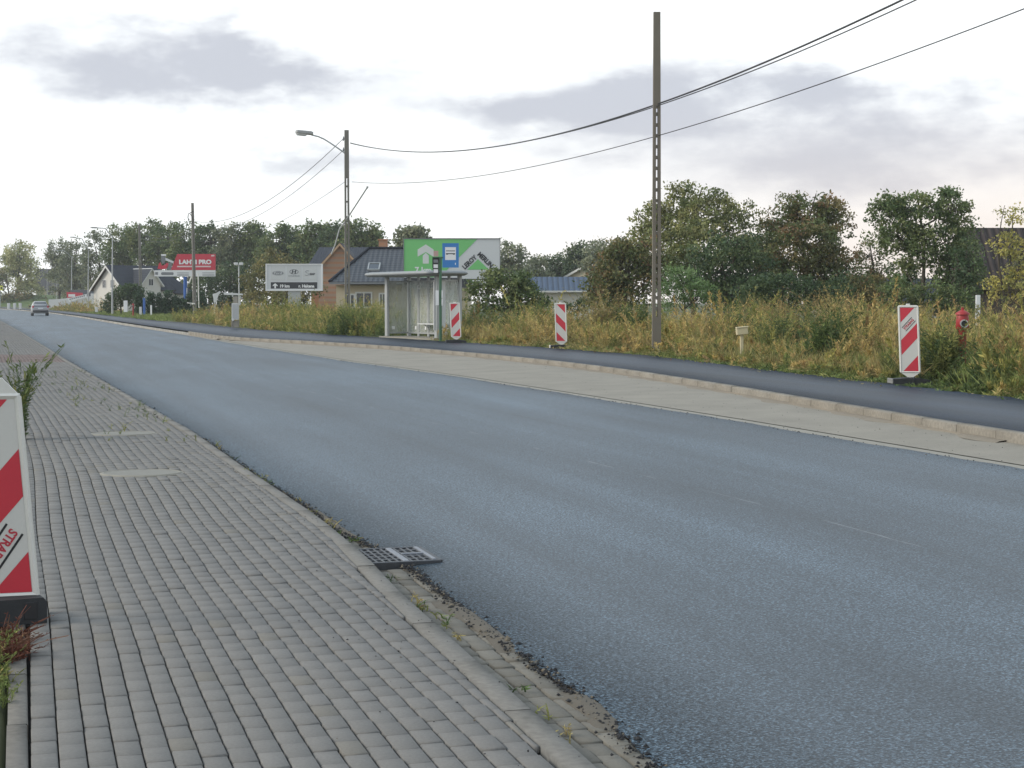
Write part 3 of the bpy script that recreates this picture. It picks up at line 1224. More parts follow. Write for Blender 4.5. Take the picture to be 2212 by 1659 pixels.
def traffic_board(loc, label, rz, lean=0, mirror=False, text=None, pointed=True, pitch=0, bands=((-.2, .27), (.59, .86), (1.175, 1.7)), shoulder=.03, end_mat='grey_rubber', base_rz=0, base_dx=0):
    root = thing('traffic_board', loc, label, 'traffic board', rz, 'red and white striped boards along the roadworks')
    W, ZB, ZT = (.37, .20, 1.43) if pointed else (.37, .13, 1.36)
    hw = W / 2

    def tf(p):
        z = p[2]
        return Vector((p[0] + (z - .1) * math.sin(lean), p[1] + (z - .1) * math.sin(pitch), z))
    a = MB()
    sh = shoulder
    if pointed:
        outline = [(-hw, ZB + .02), (-.05, ZB - .075), (.05, ZB - .075), (hw, ZB + .02), (hw, ZT - .03), (hw - .03, ZT), (-hw + .03, ZT), (-hw, ZT - .03)]
    else:
        outline = [(-hw, ZB), (hw, ZB), (hw, ZT - .09), (hw - .095, ZT + .02), (-hw + .095, ZT + .02), (-hw, ZT - .09)]
    a.prism(outline, -.028, .028, 0, tf)
    # raised front rim
    fx, fz0, fz1 = hw - .04, ZB + .035, ZT - (.045 if pointed else .10)
    rim = [(-hw + .006, ZB + .008), (hw - .006, ZB + .008), (hw - .006, fz1 + .034), (-hw + .006, fz1 + .034)]
    inn = [(-fx, fz0), (fx, fz0), (fx, fz1), (-fx, fz1)]
    for y0, y1, sgn in ((-.028, -.040, 1),):
        for i in range(4):
            j = (i + 1) % 4
            o0, o1, i0, i1 = rim[i], rim[j], inn[i], inn[j]
            mid0 = (o0[0] * .6 + i0[0] * .4, o0[1] * .6 + i0[1] * .4)
            mid1 = (o1[0] * .6 + i1[0] * .4, o1[1] * .6 + i1[1] * .4)
            a.poly([tf((o0[0], y0, o0[1])), tf((o1[0], y0, o1[1])), tf((mid1[0], y1, mid1[1])), tf((mid0[0], y1, mid0[1]))])
            a.poly([tf((mid0[0], y1, mid0[1])), tf((mid1[0], y1, mid1[1])), tf((i1[0], y0 - .001, i1[1])), tf((i0[0], y0 - .001, i0[1]))])
    a.build('board_shell', M['white_plastic'], root)
    a = MB()
    a.poly([tf((x, -.0305, z)) for x, z in inn])
    a.build('reflective_face', M['reflect_white'], root)
    a = MB()
    sg = -1 if mirror else 1
    for v0, v1 in bands:
        p = list(inn)
        # v = (top - z) + sg*(x+fx)*1.07
        k = 1.07
        # -z + sg*k*x <= v1 - fz1 - sgoff
        off = fz1 + (k * fx)
        p = clip_half(p, sg * k, -1, v1 - off)
        if len(p) > 2:
            p = clip_half(p, -sg * k, 1, -(v0 - off))
        if len(p) > 2:
            a.poly([tf((x, -.032, z)) for x, z in p])
    a.build('red_stripes', M['reflect_red'], root)
    if text:
        cx, cz, ang, size = text
        ca, sa = math.cos(ang), math.sin(ang)

        def tp(p):
            return tf((cx + p.x * ca - p.z * sa, -.0325 + p.y, cz + p.x * sa + p.z * ca))
        text_mb('STRABAG', size, .002, .0022, f=tp, sx=.92).build('lettering', M['text_red'], root)
        a = MB()
        for s_ in (-1, 1):
            zc = s_ * size * .72
            L_ = size * 2.1
            q = [(-L_, zc - size * .09), (L_, zc - size * .09), (L_, zc + size * .09), (-L_, zc + size * .09)]
            q = [(cx + x * ca - z * sa, cz + x * sa + z * ca) for x, z in q]
            for (A_, B_, C_) in ((1, 0, fx), (-1, 0, fx)):
                q = clip_half(q, A_, B_, C_)
            if len(q) > 2:
                a.poly([tf((x, -.0327, z)) for x, z in q])
        a.build('printed_rules', M['black'], root)
    # clamp post and handle on top
    a = MB()
    a.tube([tf((0, .012, .03)), tf((0, .012, ZB + .02))], .022, 8)
    a.build('foot_post', M['text_red'] if not pointed else M['white_plastic'], root)
    a = MB()
    if pointed:
        a.bbox(tf((.0, 0, ZT + .012)), (.07, .03, .03), .008)
    else:
        a.bbox(tf((0, 0, ZT + .08)), (.14, .05, .16), .015)
    a.build('top_handle', M['white_plastic'], root)
    # rubber foot
    b = MB()
    rot = Matrix.Rotation(base_rz, 3, 'Z')
    hl = .36
    pr = [(-hl, 0), (hl, 0), (hl, .05), (hl - .06, .085), (.10, .115), (-.10, .115), (-hl + .10, .10), (-hl, .10)] if pointed else \
        [(-hl, 0), (hl, 0), (hl, .12), (hl - .02, .145), (-hl + .02, .145), (-hl, .12)]
    b.prism(pr, -.19, .19, 0, lambda p: rot @ p + Vector((base_dx, 0, 0)))
    fb = b.build('rubber_foot', M['rubber'], root)
    c = MB()
    if pointed:
        for z_, h_ in ((.03, .05), (.075, .04)):
            c.bbox(rot @ Vector((-hl - .006, 0, z_ + .01)), (.03, .36, h_), .01, 0, rot)
        c.build('end_block', M[end_mat], fb)
        c = MB()
        c.bbox(rot @ Vector((.0, -.193, .06)), (.03, .02, .1), .004, 0, rot)
        c.build('rib', M['rubber'], fb)
    else:
        for x_ in (.27, -.05):
            c = MB()
            c.bbox(rot @ Vector((x_, -.1905, .075)) + Vector((base_dx, 0, 0)), (.075, .01, .095), .003, 0, rot)
            c.build('grip_pocket', M['black'], fb)
    return root


p = U(2276, 960, Z_WALK)
traffic_board((p.x, p.y, Z_WALK), 'largest striped board across the road, white bands and grey foot end, near the red hydrant', -.17, -.045, text=(.0, 1.085, R(47), .062), base_rz=.2)
p = U(1404, 871, Z_WALK)
traffic_board((p.x, p.y, Z_WALK), 'striped board with bands falling to the right, foot wrapped in white tape, before dry grass', -.06, -.035, mirror=True, end_mat='white_plastic', base_rz=.1)
p = U(1141, 857, Z_WALK)
traffic_board((p.x, p.y, Z_WALK), 'striped board leaning slightly beside the glass bus shelter', -.03, -.045, base_rz=.05)
p = U(17, 1555, 0)
traffic_board((p.x, p.y, 0.006), 'big near striped board on block pavement with black rubber foot, cut off at the frame', .28, -.075, text=(-.005, .41, R(233), .070), pointed=False,
              base_rz=.2, base_dx=-.17)


# ------------------------------------------------------------------ concrete poles and cables
def concrete_pole(name, base, height, w0, w1, label, cat, slots_to, slot_from, rz=0, pitch=.30, m='pole_conc', group=None, lean=0):
    root = thing(name, base, label, cat, 0, group)
    a = MB()
    rot = Matrix.Rotation(rz, 3, 'Z')

    def W(z):
        return w0 + (w1 - w0) * z / height

    def tf(p):
        q = rot @ Vector((p[0], p[1], 0))
        return Vector((q.x + p[2] * lean, q.y, p[2]))

    def blk(xa0, xb0, xa1, xb1, z0, z1, dy):
        pts = [(xa0, -dy, z0), (xb0, -dy, z0), (xb0, dy, z0), (xa0, dy, z0), (xa1, -dy, z1), (xb1, -dy, z1), (xb1, dy, z1), (xa1, dy, z1)]
        a.faces([tf(p) for p in pts], [(0, 3, 2, 1), (4, 5, 6, 7), (0, 1, 5, 4), (1, 2, 6, 5), (2, 3, 7, 6), (3, 0, 4, 7)])
    # solid foot and head, two chords joined by rungs between
    w = lambda z: W(z) / 2
    blk(-w(-.3), w(-.3), -w(slots_to), w(slots_to), -.3, slots_to, .085)
    blk(-w(slot_from), w(slot_from), -w(height), w(height), slot_from, height, .075)
    g = .25
    for s_ in (-1, 1):
        xs = lambda z: (s_ * w(z), s_ * w(z) * g)
        lo_, hi_ = xs(slots_to), xs(slot_from)
        A = (min(lo_), max(lo_), min(hi_), max(hi_))
        blk(A[0], A[1], A[2], A[3], slots_to + .001, slot_from - .001, .08)
    z = slots_to + pitch * .8
    while z < slot_from - .1:
        q = w(z) * g - .001
        blk(-q, q, -q, q, z - .045, z + .045, .066)
        z += pitch
    a.build('shaft', M[m], root)
    return root


P1 = U(1641, 886, Z_WALK)
pole1 = concrete_pole('utility_pole', (P1.x, P1.y, Z_WALK - .05), 9.55, .25, .185, 'tall slotted concrete pole rising from the weeds beside the footway', 'utility pole', 1.1, 6.9, .03, lean=-.003)
a = MB()
zt = D(1435, 123, P1.y).z - Z_WALK + .05
a.tube([(.08, 0, zt), (.15, -.02, zt), (.19, -.02, zt + .03), (.17, -.02, zt + .07), (.13, -.02, zt + .075)], .011, 6)
a.build('hook', M['steel'], pole1)

P2 = D(750.5, 660, 38)
pole2 = concrete_pole('lamp_pole', (P2.x, P2.y, .25), 9.9, .27, .21, 'slotted concrete pole with a street lamp arm, before the dark tiled house', 'lamp pole', 1.3, 7.55, .19, .75, 'pole_conc_far')


def loc_of(root, v):
    return Vector(v) - Vector(root.location)


a = MB()
pts = [loc_of(pole2, D(x, y, 38)) for x, y in ((748, 333), (737, 325), (715, 310), (702, 302), (690, 297), (676, 294))]
pts = [p + Vector((0, -.0 - i * .12, 0)) for i, p in enumerate(pts)]
a.tube(pts, .035, 8)
arm = a.build('lamp_arm', M['steel'], pole2)
e = pts[-1]
a = MB()
dirn = (pts[-1] - pts[-2]).normalized()
q = e + dirn * .38
rot = Matrix.Rotation(math.atan2(dirn.y, dirn.x), 3, 'Z') @ Matrix.Rotation(-.06, 3, 'Y')
a.bbox(q + Vector((0, 0, .03)), (.8, .34, .17), .05, 0, rot)
a.bbox(q + rot @ Vector((-.3, 0, .02)), (.3, .2, .16), .04, 0, rot)
lh = a.build('lamp_head', M['lamp_grey'], pole2)
a = MB()
a.bbox(q + rot @ Vector((.12, 0, -.08)), (.48, .28, .1), .05, 0, rot)
a.build('lamp_lens', M['lamp_glass'], lh)
for x, y in ((742, 299), (742, 323)):
    a = MB()
    c = loc_of(pole2, D(x, y, 38))
    a.tube([c + Vector((-.02, 0, -.12)), c + Vector((0, 0, 0)), c + Vector((0, 0, .10))], [.03, .045, .02], 6)
    a.tube([c + Vector((0, 0, -.06)), c + Vector((.16, 0, -.06))], .015, 5)
    a.build('insulator', M['print_grey'], pole2)
a = MB()
b0, b1 = loc_of(pole2, D(746, 478, 38)), loc_of(pole2, D(792, 407, 37))
a.tube([b0, b1], .035, 6)
a.tube([b1, b1 + Vector((.05, 0, .1))], .06, 6)
a.tube([b0, b0 + Vector((-.3, .2, -.35)), b0 + Vector((-.55, .4, -1.15)), b0 + Vector((-.75, .5, -1.6))], .035, 6)
a.build('stay_arm', M['steel'], pole2)

P3 = D(421, 680, 66)
pole3 = concrete_pole('utility_pole', (P3.x, P3.y, .1), 10.0, .30, .2, 'concrete pole with a cable loop near its top, in front of the red billboard', 'utility pole', 1.3, 7.4, R(30), .8, 'pole_conc_far', lean=-.012)
a = MB()
pts = [loc_of(pole3, D(x, y, 65.8)) for x, y in ((418, 455), (413, 459), (407, 462), (406, 470), (409, 480), (414, 483), (417, 478), (415, 468), (411, 462))]
a.tube(pts, .035, 6)
a.build('cable_loop', M['cable'], pole3)
a = MB()
for x, y in ((429, 655), (431, 640), (436, 610)):
    pass
a.tube([loc_of(pole3, D(x, y, 65.5)) for x, y in ((421, 656), (410, 655), (404, 654))], .05, 6)
a.tube([loc_of(pole3, D(x, y, 65.5)) for x, y in ((428, 590), (429, 640), (430, 665))], .05, 6)
a.tube([loc_of(pole3, D(x, y, 65.5)) for x, y in ((414, 597), (411, 605), (408, 612))], .06, 6)
a.build('conduit', M['white_plastic'], pole3)
P4 = D(305, 684, 88)
pole4 = concrete_pole('utility_pole', (P4.x, P4.y, .1), 10.3, .36, .25, 'grey concrete pole standing before the white gabled house', 'utility pole', 1.3, 7.6, R(20), .9, 'pole_conc_far', lean=-.01)
a = MB()
a.tube([(.12, -.12, .0), (.12, -.12, 3.2)], .05, 6)
a.build('cable_duct', M['steel'], pole4)


def cable(label, pts, r, name='overhead_cable', group='overhead cables between the poles'):
    a = MB()
    a.tube(pts, r, 6)
    o = a.build(name, M['cable'], None)
    return tag(o, label, 'cable', group)


def span(A, B, sag, n=40):
    return [A.lerp(B, t) + Vector((0, 0, -4 * sag * t * (1 - t))) for t in np.linspace(0, 1, n)]


PD = Vector((P1.x - P2.x, P1.y - P2.y, 0)).normalized()
P0 = Vector((P2.x, P2.y, 0)) + PD * 36.5
END = lambda z: Vector((P0.x, P0.y, z))


def fit(ptA, sight, label, r, dx=0):
    """cable through three sighted points, hung in the vertical plane of the pole line"""
    off = Vector((PD.y, -PD.x, 0)) * dx
    A0 = Vector((P2.x, P2.y, 0)) + off
    ss, zs = [], []
    for (x, y) in [ptA] + sight:
        u, f, d = ray(x * 1.15732, y * 1.15732)
        # (A0 + s*PD).x / (..).y = u/f
        k = u / f
        s_ = (k * A0.y - A0.x) / (PD.x - k * PD.y)
        Yp = A0.y + s_ * PD.y
        ss.append(s_)
        zs.append(CAM_H - d * Yp / f)
    co = np.polyfit(ss, zs, 2)
    pts = []
    for s_ in np.linspace(ss[0], max(ss) * 1.12, 60):
        q = A0 + PD * s_
        pts.append((q.x, q.y, float(np.polyval(co, s_))))
    return cable(label, pts, r)


fit((757, 308), [(920, 329), (1110, 314), (1422, 219), (1640, 136), (1960, 0)], 'thickest of the upper cables crossing before the tall concrete pole', .022)
fit((757, 308), [(920, 331), (1110, 315), (1422, 220), (1640, 141), (1998, 0)], 'thin twisted upper cable hanging just under the thickest one', .014, .05)
fit((760, 391), [(900, 397), (1060, 379), (1430, 284), (1800, 170), (2210, 25)], 'single lower cable crossing before the tall concrete pole', .012)
A2 = D(742, 299, 38)
B3 = D(424, 494, 65.7)
cable('upper cable dropping from the lamp pole to the pole by the red billboard', span(A2, D(420, 478, 65.7), 1.35), .016)
cable('lower cable dropping from the lamp pole to the pole by the red billboard', span(D(742, 324, 38), B3, 1.3), .013)
cable('faint lowest cable leaving the lamp pole leftward', span(D(746, 392, 38), D(424, 520, 65.7), 1.0), .01)
cable('upper cable sagging between the two farthest concrete poles', span(D(418, 490, 66), D(303, 500, 88), .9), .022)
cable('lower cable sagging between the two farthest concrete poles', span(D(418, 500, 66), D(303, 513, 88), .7), .018)


# ------------------------------------------------------------------ distant street lamps
def street_lamp(x, ytop, xh, yh, ybase, Y, label):
    B = D(x, ybase, Y)
    root = thing('street_lamp', (B.x, B.y, B.z - .05), label, 'street lamp', 0, 'grey street lamps along the far road')
    top = loc_of(root, D(x, ytop, Y))
    hd = loc_of(root, D(xh, yh, Y - 1))
    a = MB()
    a.tube([(0, 0, 0), (0, 0, top.z * .35), (top.x, top.y, top.z)], [.11, .085, .05], 8)
    a.build('pole', M['steel'], root)
    a = MB()
    mid_ = Vector((top.x * .55 + hd.x * .45, top.y * .6 + hd.y * .4, hd.z * .85 + top.z * .15 + .12))
    a.tube([top, mid_, hd], .05, 6)
    a.build('arm', M['steel'], root)
    a = MB()
    dv = (hd - mid_).normalized()
    a.bbox(hd + dv * .3, (.75, .3, .13), .04, 0, Matrix.Rotation(math.atan2(dv.y, dv.x), 3, 'Z'))
    a.build('lamp_head', M['lamp_grey'], root)


street_lamp(243, 512, 207, 492, 690, 78, 'nearest and tallest grey street lamp, rising before the white gabled house')
street_lamp(191, 541, 160, 513, 664, 105, 'grey street lamp behind the white banner and the low white wall')
street_lamp(155, 556, 122, 541, 664, 135, 'third grey street lamp from the front, beside the small red sign')
street_lamp(123, 570, 97, 553, 660, 165, 'grey street lamp over the right side of the grassy bank')
street_lamp(102, 585, 86, 558, 655, 195, 'farthest grey street lamp, above the car roof')


# ------------------------------------------------------------------ bus shelter
FF, NF = UDM(968, 844, 67.6), UDM(1092, 848, 63.6)
ax = Vector((FF.x - NF.x, FF.y - NF.y, 0))
SL = ax.length
ax.normalize()
px_ = Vector((ax.y, -ax.x, 0))
if px_.y < 0:
    px_ = -px_
rzs = math.atan2(ax.y, ax.x)
sh = thing('bus_shelter', (NF.x, NF.y, Z_WALK - .02), 'grey metal and glass bus shelter with a thin flat roof and bench', 'bus shelter')
dep = .98


def sp(a_, b_, z):
    v = ax * a_ + px_ * b_
    return Vector((v.x, v.y, z))


rotS = Matrix.Rotation(rzs, 3, 'Z')
HR = 2.41
a = MB()
a.box(sp(SL / 2, dep / 2, .02), (SL + .5, dep + .5, .12), 0, rotS)
a.build('plinth', M['concrete'], sh)
for (a_, b_, w_) in ((0, 0, .22), (SL, 0, .23), (0, dep, .2), (SL, dep, .2)):
    m = MB()
    m.bbox(sp(a_, b_, .08 + HR / 2), (w_, .12, HR), .02, 0, rotS)
    m.build('post', M['alu'], sh)
nb = 5
for k in range(1, nb):
    m = MB()
    m.bbox(sp(SL * k / nb, dep, .08 + HR / 2), (.15, .07, HR), .012, 0, rotS)
    m.build('mullion', M['alu'], sh)
for z in (.22, HR - .12):
    m = MB()
    m.box(sp(SL / 2, dep, z), (SL - .14, .05, .07), 0, rotS)
    m.build('rail', M['alu'], sh)
    for a_ in (0, SL):
        m = MB()
        m.box(sp(a_, dep / 2, z), (.05, dep - .14, .07), 0, rotS)
        m.build('rail', M['alu'], sh)


def pane(a0, b0, a1, b1, z0, z1):
    m = MB()
    c = sp((a0 + a1) / 2, (b0 + b1) / 2, (z0 + z1) / 2)
    ln = math.hypot(a1 - a0, b1 - b0)
    r_ = rotS if abs(a1 - a0) > abs(b1 - b0) else rotS @ Matrix.Rotation(R(90), 3, 'Z')
    m.box(c, (ln, .012, z1 - z0), 0, r_)
    m.build('glass_pane', M['glass'], sh)
    # the small square stickers low on each pane
    s_ = MB()
    s_.box(sp(a0 * .75 + a1 * .25 + (.0 if abs(a1 - a0) > .3 else -.012), b0 * .75 + b1 * .25 - .012, .42), (.13, .006, .13) if abs(a1 - a0) > .3 else (.13, .006, .13), 0, r_)
    s_.build('sticker', M['print_white'], sh)


for k in range(nb):
    pane(SL * k / nb + .05, dep, SL * (k + 1) / nb - .05, dep, .26, HR - .16)
pane(SL, .08, SL, dep - .08, .26, HR - .16)
pane(0, .30, 0, dep - .08, .26, HR - .16)
m = MB()
m.box(sp(.0, .12, 1.35), (.03, .5, 1.9), 0, rotS)
m.build('timetable_case', M['grey_white'], sh)
# roof: a thin lens with a rolled edge
m = MB()
x0, x1, y0, y1 = -.55, SL + .9, -.7, dep + .2
ringp = []
for (ins, z) in ((.14, 0), (.03, .05), (0, .10), (.05, .155), (.22, .19)):
    rg = []
    for (cx, cy, a0) in ((x1 - .3, y1 - .3, 0), (x0 + .3, y1 - .3, 90), (x0 + .3, y0 + .3, 180), (x1 - .3, y0 + .3, 270)):
        for t in (0, 22.5, 45, 67.5, 90):
            rr = .3 - ins
            rg.append(sp(cx + rr * math.cos(R(a0 + t)), cy + rr * math.sin(R(a0 + t)), HR + .06 + z))
    ringp.append(rg)
n_ = len(ringp[0])
allp = [p for r_ in ringp for p in r_]
m.faces(allp, [(k * n_ + i, k * n_ + (i + 1) % n_, (k + 1) * n_ + (i + 1) % n_, (k + 1) * n_ + i) for k in range(len(ringp) - 1) for i in range(n_)], 0, True)
m.faces(ringp[0], [tuple(range(n_ - 1, -1, -1))])
m.faces(ringp[-1], [tuple(range(n_))])
m.build('roof', M['roof_alu'], sh)
m = MB()
m.box(sp(SL * .38, dep - .28, .60), (2.2, .34, .04), 0, rotS)
bn = m.build('bench', M['grey_white'], sh)
for t in (.2, .56):
    m = MB()
    m.tube([sp(SL * t, dep - .05, .42), sp(SL * t, dep - .3, .58)], .02, 6)
    m.build('bench_bracket', M['steel'], bn)
m = text_mb('d', .34, .004, .01, f=lambda p: sp(SL * .78, dep - .03, HR - .32) + Vector((p.x, p.y, p.z)))
m.build('graffiti_letter', M['print_white'], sh)

# ------------------------------------------------------------------ bus stop sign
YS = 28.4
B = UD(1102, 852, YS)
bs = thing('bus_stop_sign', (B.x, B.y, Z_WALK - .01), 'blue bus stop sign on a dark green post with timetable cards, before the shelter', 'bus stop sign')


def q_(x, y, dy=0):          # photo point on the sign plane -> local
    return UD(x, y, YS) - Vector(bs.location) + Vector((0, dy, 0))


def plate(mb_, pts, y0, y1, m=0, q=q_):
    pl = [q(x, y) for x, y in pts]
    mb_.prism([(p.x, p.z) for p in pl], y0, y1, m)


a = MB()
t_ = q_(1101, 644)
a.bbox((t_.x, 0, t_.z / 2), (.10, .07, t_.z), .015)
post = a.build('post', M['green_paint'], bs)
a = MB()
plate(a, [(1081, 642), (1108, 642), (1108, 646), (1081, 646)], -.05, .05)
a.build('bracket', M['green_paint'], bs)
a = MB()
plate(a, [(1106, 665), (1112, 665), (1112, 668), (1106, 668)], -.03, .03)
a.build('bracket', M['green_paint'], bs)
a = MB()
plate(a, [(1106, 608), (1147, 608), (1147, 669), (1106, 669)], -.045, -.015)
sg = a.build('blue_panel', M['blue_sign'], bs)
a = MB()
plate(a, [(1113, 618), (1140, 618), (1140, 650), (1113, 650)], -.0475, -.046)
plate(a, [(1137, 660), (1139, 656), (1140, 660), (1139, 663)], -.0475, -.046)
a.build('white_field', M['print_white'], sg)
a = MB()
plate(a, [(1115, 626), (1138, 626), (1138, 628.5), (1115, 628.5)], -.049, -.048)
plate(a, [(1115, 633), (1138, 633), (1138, 636), (1134, 637), (1131, 635.5), (1121, 635.5), (1119, 637), (1115, 636)], -.049, -.048, 1)
a.build('bus_pictogram', [M['print_grey'], M['print_dark']], sg)
a = MB()
plate(a, [(1081, 645), (1098, 644), (1097, 660), (1097, 684), (1084, 683), (1081, 668)], -.05, .0)
cs = a.build('timetable_frame', M['black'], bs)
for i, (y0, y1) in enumerate(((649, 657), (661, 670), (673, 682))):
    a = MB()
    plate(a, [(1084, y0), (1095, y0), (1095, y1), (1084, y1)], -.054, -.051)
    a.build('timetable_card', M['print_white'] if i else M['print_grey'], cs)
a = MB()
plate(a, [(1084, 627), (1096, 627), (1096, 641), (1084, 641)], -.03, -.01)
a.build('notice_card', mat('faded_pink_card', (.45, .3, .27), .6), bs)
for pts in ([(1089, 726), (1097, 726), (1097, 763), (1089, 763)], [(1104, 726), (1107, 726), (1107, 745), (1104, 745)], [(1104, 747), (1107, 747), (1107, 764), (1104, 764)]):
    a = MB()
    plate(a, pts, -.06, -.0)
    a.build('notice_board', M['print_white'], bs)


# ------------------------------------------------------------------ billboards
def board_tools(root, Y):
    def q(x, y):
        return UD(x, y, Y) - Vector(root.location)

    def pl(mb_, pts, y0, y1, m=0):
        pp = [q(x, y) for x, y in pts]
        mb_.prism([(p.x, p.z) for p in pp], y0, y1, m)
    return q, pl


# green and white
YB = 42.0
B = UD(1130, 760, YB)
bb = thing('billboard', (B.x, B.y, .3), 'green and white billboard with an up arrow behind the bus shelter', 'billboard', group='roadside billboards')
q, pl = board_tools(bb, YB)
a = MB()
pl(a, [(1009, 597), (1250, 597), (1250, 720), (1009, 720)], .0, .25)
a.build('panel', M['grey_board'], bb)
a = MB()
pl(a, [(1008, 595.5), (1251, 595.5), (1251, 597.5), (1008, 597.5)], -.04, .27)
pl(a, [(1249.5, 597.5), (1251, 597.5), (1251, 721), (1249.5, 721)], -.04, .27)
pl(a, [(1008, 597.5), (1009.3, 597.5), (1009.3, 721), (1008, 721)], -.04, .27)
a.build('frame', M['print_grey'], bb)
a = MB()
pl(a, [(1010, 598), (1193, 598), (1150, 641), (1100, 693), (1010, 693)], -.012, -.004)
pl(a, [(1168, 674), (1195, 648), (1222, 674)], -.012, -.004)
a.build('green_print', M['green_board'], bb)
a = MB()
pl(a, [(1145, 697), (1249, 697), (1249, 719), (1145, 719)], -.012, -.004)
pl(a, [(1010, 694.5), (1145, 694.5), (1145, 719), (1010, 719)], -.012, -.004)
a.build('dark_print', M['print_dark'], bb)
a = MB()
pl(a, [(1064.5, 611), (1084, 624), (1084, 642), (1064.5, 630), (1044, 642), (1044, 624)], -.018, -.013)
pl(a, [(1064.5, 632), (1072, 639), (1072, 659), (1057, 659), (1057, 639)], -.018, -.013)
a.build('arrow', mat('arrow_print', (.60, .62, .60), .5, .03, bmp=0), bb)
pxm = YB * KD / (FPX * 1.15732)


def btext(root, q, s, x, y, hpx, pxm, m, name='lettering', ang=0, dy=-.02, bold=.012, sx=1.0, align='CENTER'):
    c = q(x, y)
    size = hpx * pxm / .72
    ca, sa = math.cos(ang), math.sin(ang)
    return text_mb(s, size, .006, bold * size, align, f=lambda p: Vector((c.x + p.x * ca - p.z * sa, dy + p.y, c.z + p.x * sa + p.z * ca)), sx=sx).build(name, m, root)


btext(bb, q, 'LEROY', 1174, 656, 11.5, pxm, M['print_dark'], ang=R(43), bold=.045, sx=.87)
btext(bb, q, 'MERLIN', 1213, 650, 11.5, pxm, M['print_dark'], ang=R(-44), bold=.045, sx=.87)
btext(bb, q, '7 km', 1058, 676, 15, pxm, M['print_white'], bold=.03)
btext(bb, q, 'SZCZECIN', 1203, 706, 10, pxm, M['print_white'], bold=.035)
for x in (1040, 1130, 1220):
    a = MB()
    c = q(x, 720)
    a.bbox((c.x, .35, c.z / 2 + .6), (.18, .18, c.z + 1.2), .02)
    a.build('support_post', M['steel'], bb)

# grey three-panel board on a single post
YB2 = 56.0
B = UD(736, 770, YB2)
fb_ = thing('billboard', (B.x, B.y, .3), 'grey billboard with three emblem panels over a dark strip, on one wide grey post', 'billboard', group='roadside billboards')
q, pl = board_tools(fb_, YB2)
a = MB()
pl(a, [(665, 661), (805, 661), (805, 725.5), (665, 725.5)], 0, .35)
a.build('panel', M['grey_board'], fb_)
a = MB()
for pts in ([(664, 659.5), (806, 659.5), (806, 662), (664, 662)], [(664, 724), (806, 724), (806, 727), (664, 727)], [(664, 662), (667, 662), (667, 724), (664, 724)], [(803, 662), (806, 662), (806, 724), (803, 724)]):
    pl(a, pts, -.05, .36)
a.build('frame', M['print_white'], fb_)
pale_grey = mat('pale_grey_panel', (.52, .53, .53), .45, .03, bmp=0)
for x0, x1 in ((677, 713), (717, 753), (757, 793)):
    a = MB()
    pl(a, [(x0, 665.5), (x1, 665.5), (x1, 701), (x0, 701)], -.016, -.004)
    a.build('emblem_panel', pale_grey, fb_)
a = MB()
pl(a, [(677, 705.5), (793, 705.5), (793, 721.5), (677, 721.5)], -.016, -.004)
a.build('dark_strip', M['print_dark'], fb_)
pxm2 = YB2 * KD / (FPX * 1.15732)


def oval(x, y, rx, ry, n=28):
    return [(x + rx * math.cos(t * 2 * math.pi / n), y + ry * math.sin(t * 2 * math.pi / n)) for t in range(n)]


def ring(pl_, mb_, x, y, rx, ry, t, y0, y1):
    o, i = oval(x, y, rx, ry), oval(x, y, rx - t, ry - t)
    for k in range(len(o)):
        j = (k + 1) % len(o)
        pl_(mb_, [o[k], o[j], i[j], i[k]], y0, y1)


a = MB()
pl(a, oval(695, 683, 14.5, 5.6), -.022, -.017)
em = a.build('oval_emblem', M['print_grey'], fb_)
a = MB()
ring(pl, a, 695, 683, 13.4, 4.8, .6, -.027, -.023)
a.build('oval_rim', M['grey_board'], em)
btext(fb_, q, 'Ford', 695, 683, 5.6, pxm2, M['grey_board'], dy=-.026, sx=1.3)
a = MB()
ring(pl, a, 735, 679.5, 11, 6, 1.1, -.022, -.017)
pl(a, [(728.5, 684), (731, 675), (733.5, 675), (732.6, 679), (737.5, 678.2), (738.5, 674.5), (741.5, 674.5), (739, 684), (736.3, 684), (737.2, 680), (732, 681), (731.2, 684)], -.022, -.017)
a.build('slanted_emblem', M['print_dark'], fb_)
btext(fb_, q, 'HYUNDAI', 735, 690, 3.6, pxm2, M['print_grey'], sx=1.25)
a = MB()
c = [q(x, y) for x, y in ((772, 677), (767, 676), (763.5, 679), (766, 682), (771, 683.5), (771, 687), (766, 688.5), (762, 687))]
a.tube([(p.x, -.024, p.z) for p in c], .014, 5)
a.build('curved_emblem', M['print_grey'], fb_)
btext(fb_, q, 'BMP', 781, 685.5, 5.2, pxm2, M['print_dark'], bold=.03)
a = MB()
ah = [(688, 708), (694, 713), (694, 716), (690, 713.5), (690, 721), (686, 721), (686, 713.5), (682, 716), (682, 713)]
pl(a, ah, -.022, -.017)
a.build('arrow', M['print_white'], fb_)
btext(fb_, q, '19 km', 711.5, 715.5, 7.2, pxm2, M['print_white'], bold=.05)
btext(fb_, q, 'r. Hakena', 766, 715.5, 7.2, pxm2, M['print_white'], bold=.05)
a = MB()
c0, c1 = q(720, 727), q(750.5, 727)
a.bbox(((c0.x + c1.x) / 2, .18, c0.z / 2 - .1), (c1.x - c0.x, .3, c0.z + .2), .03)
a.build('post', M['alu'], fb_)

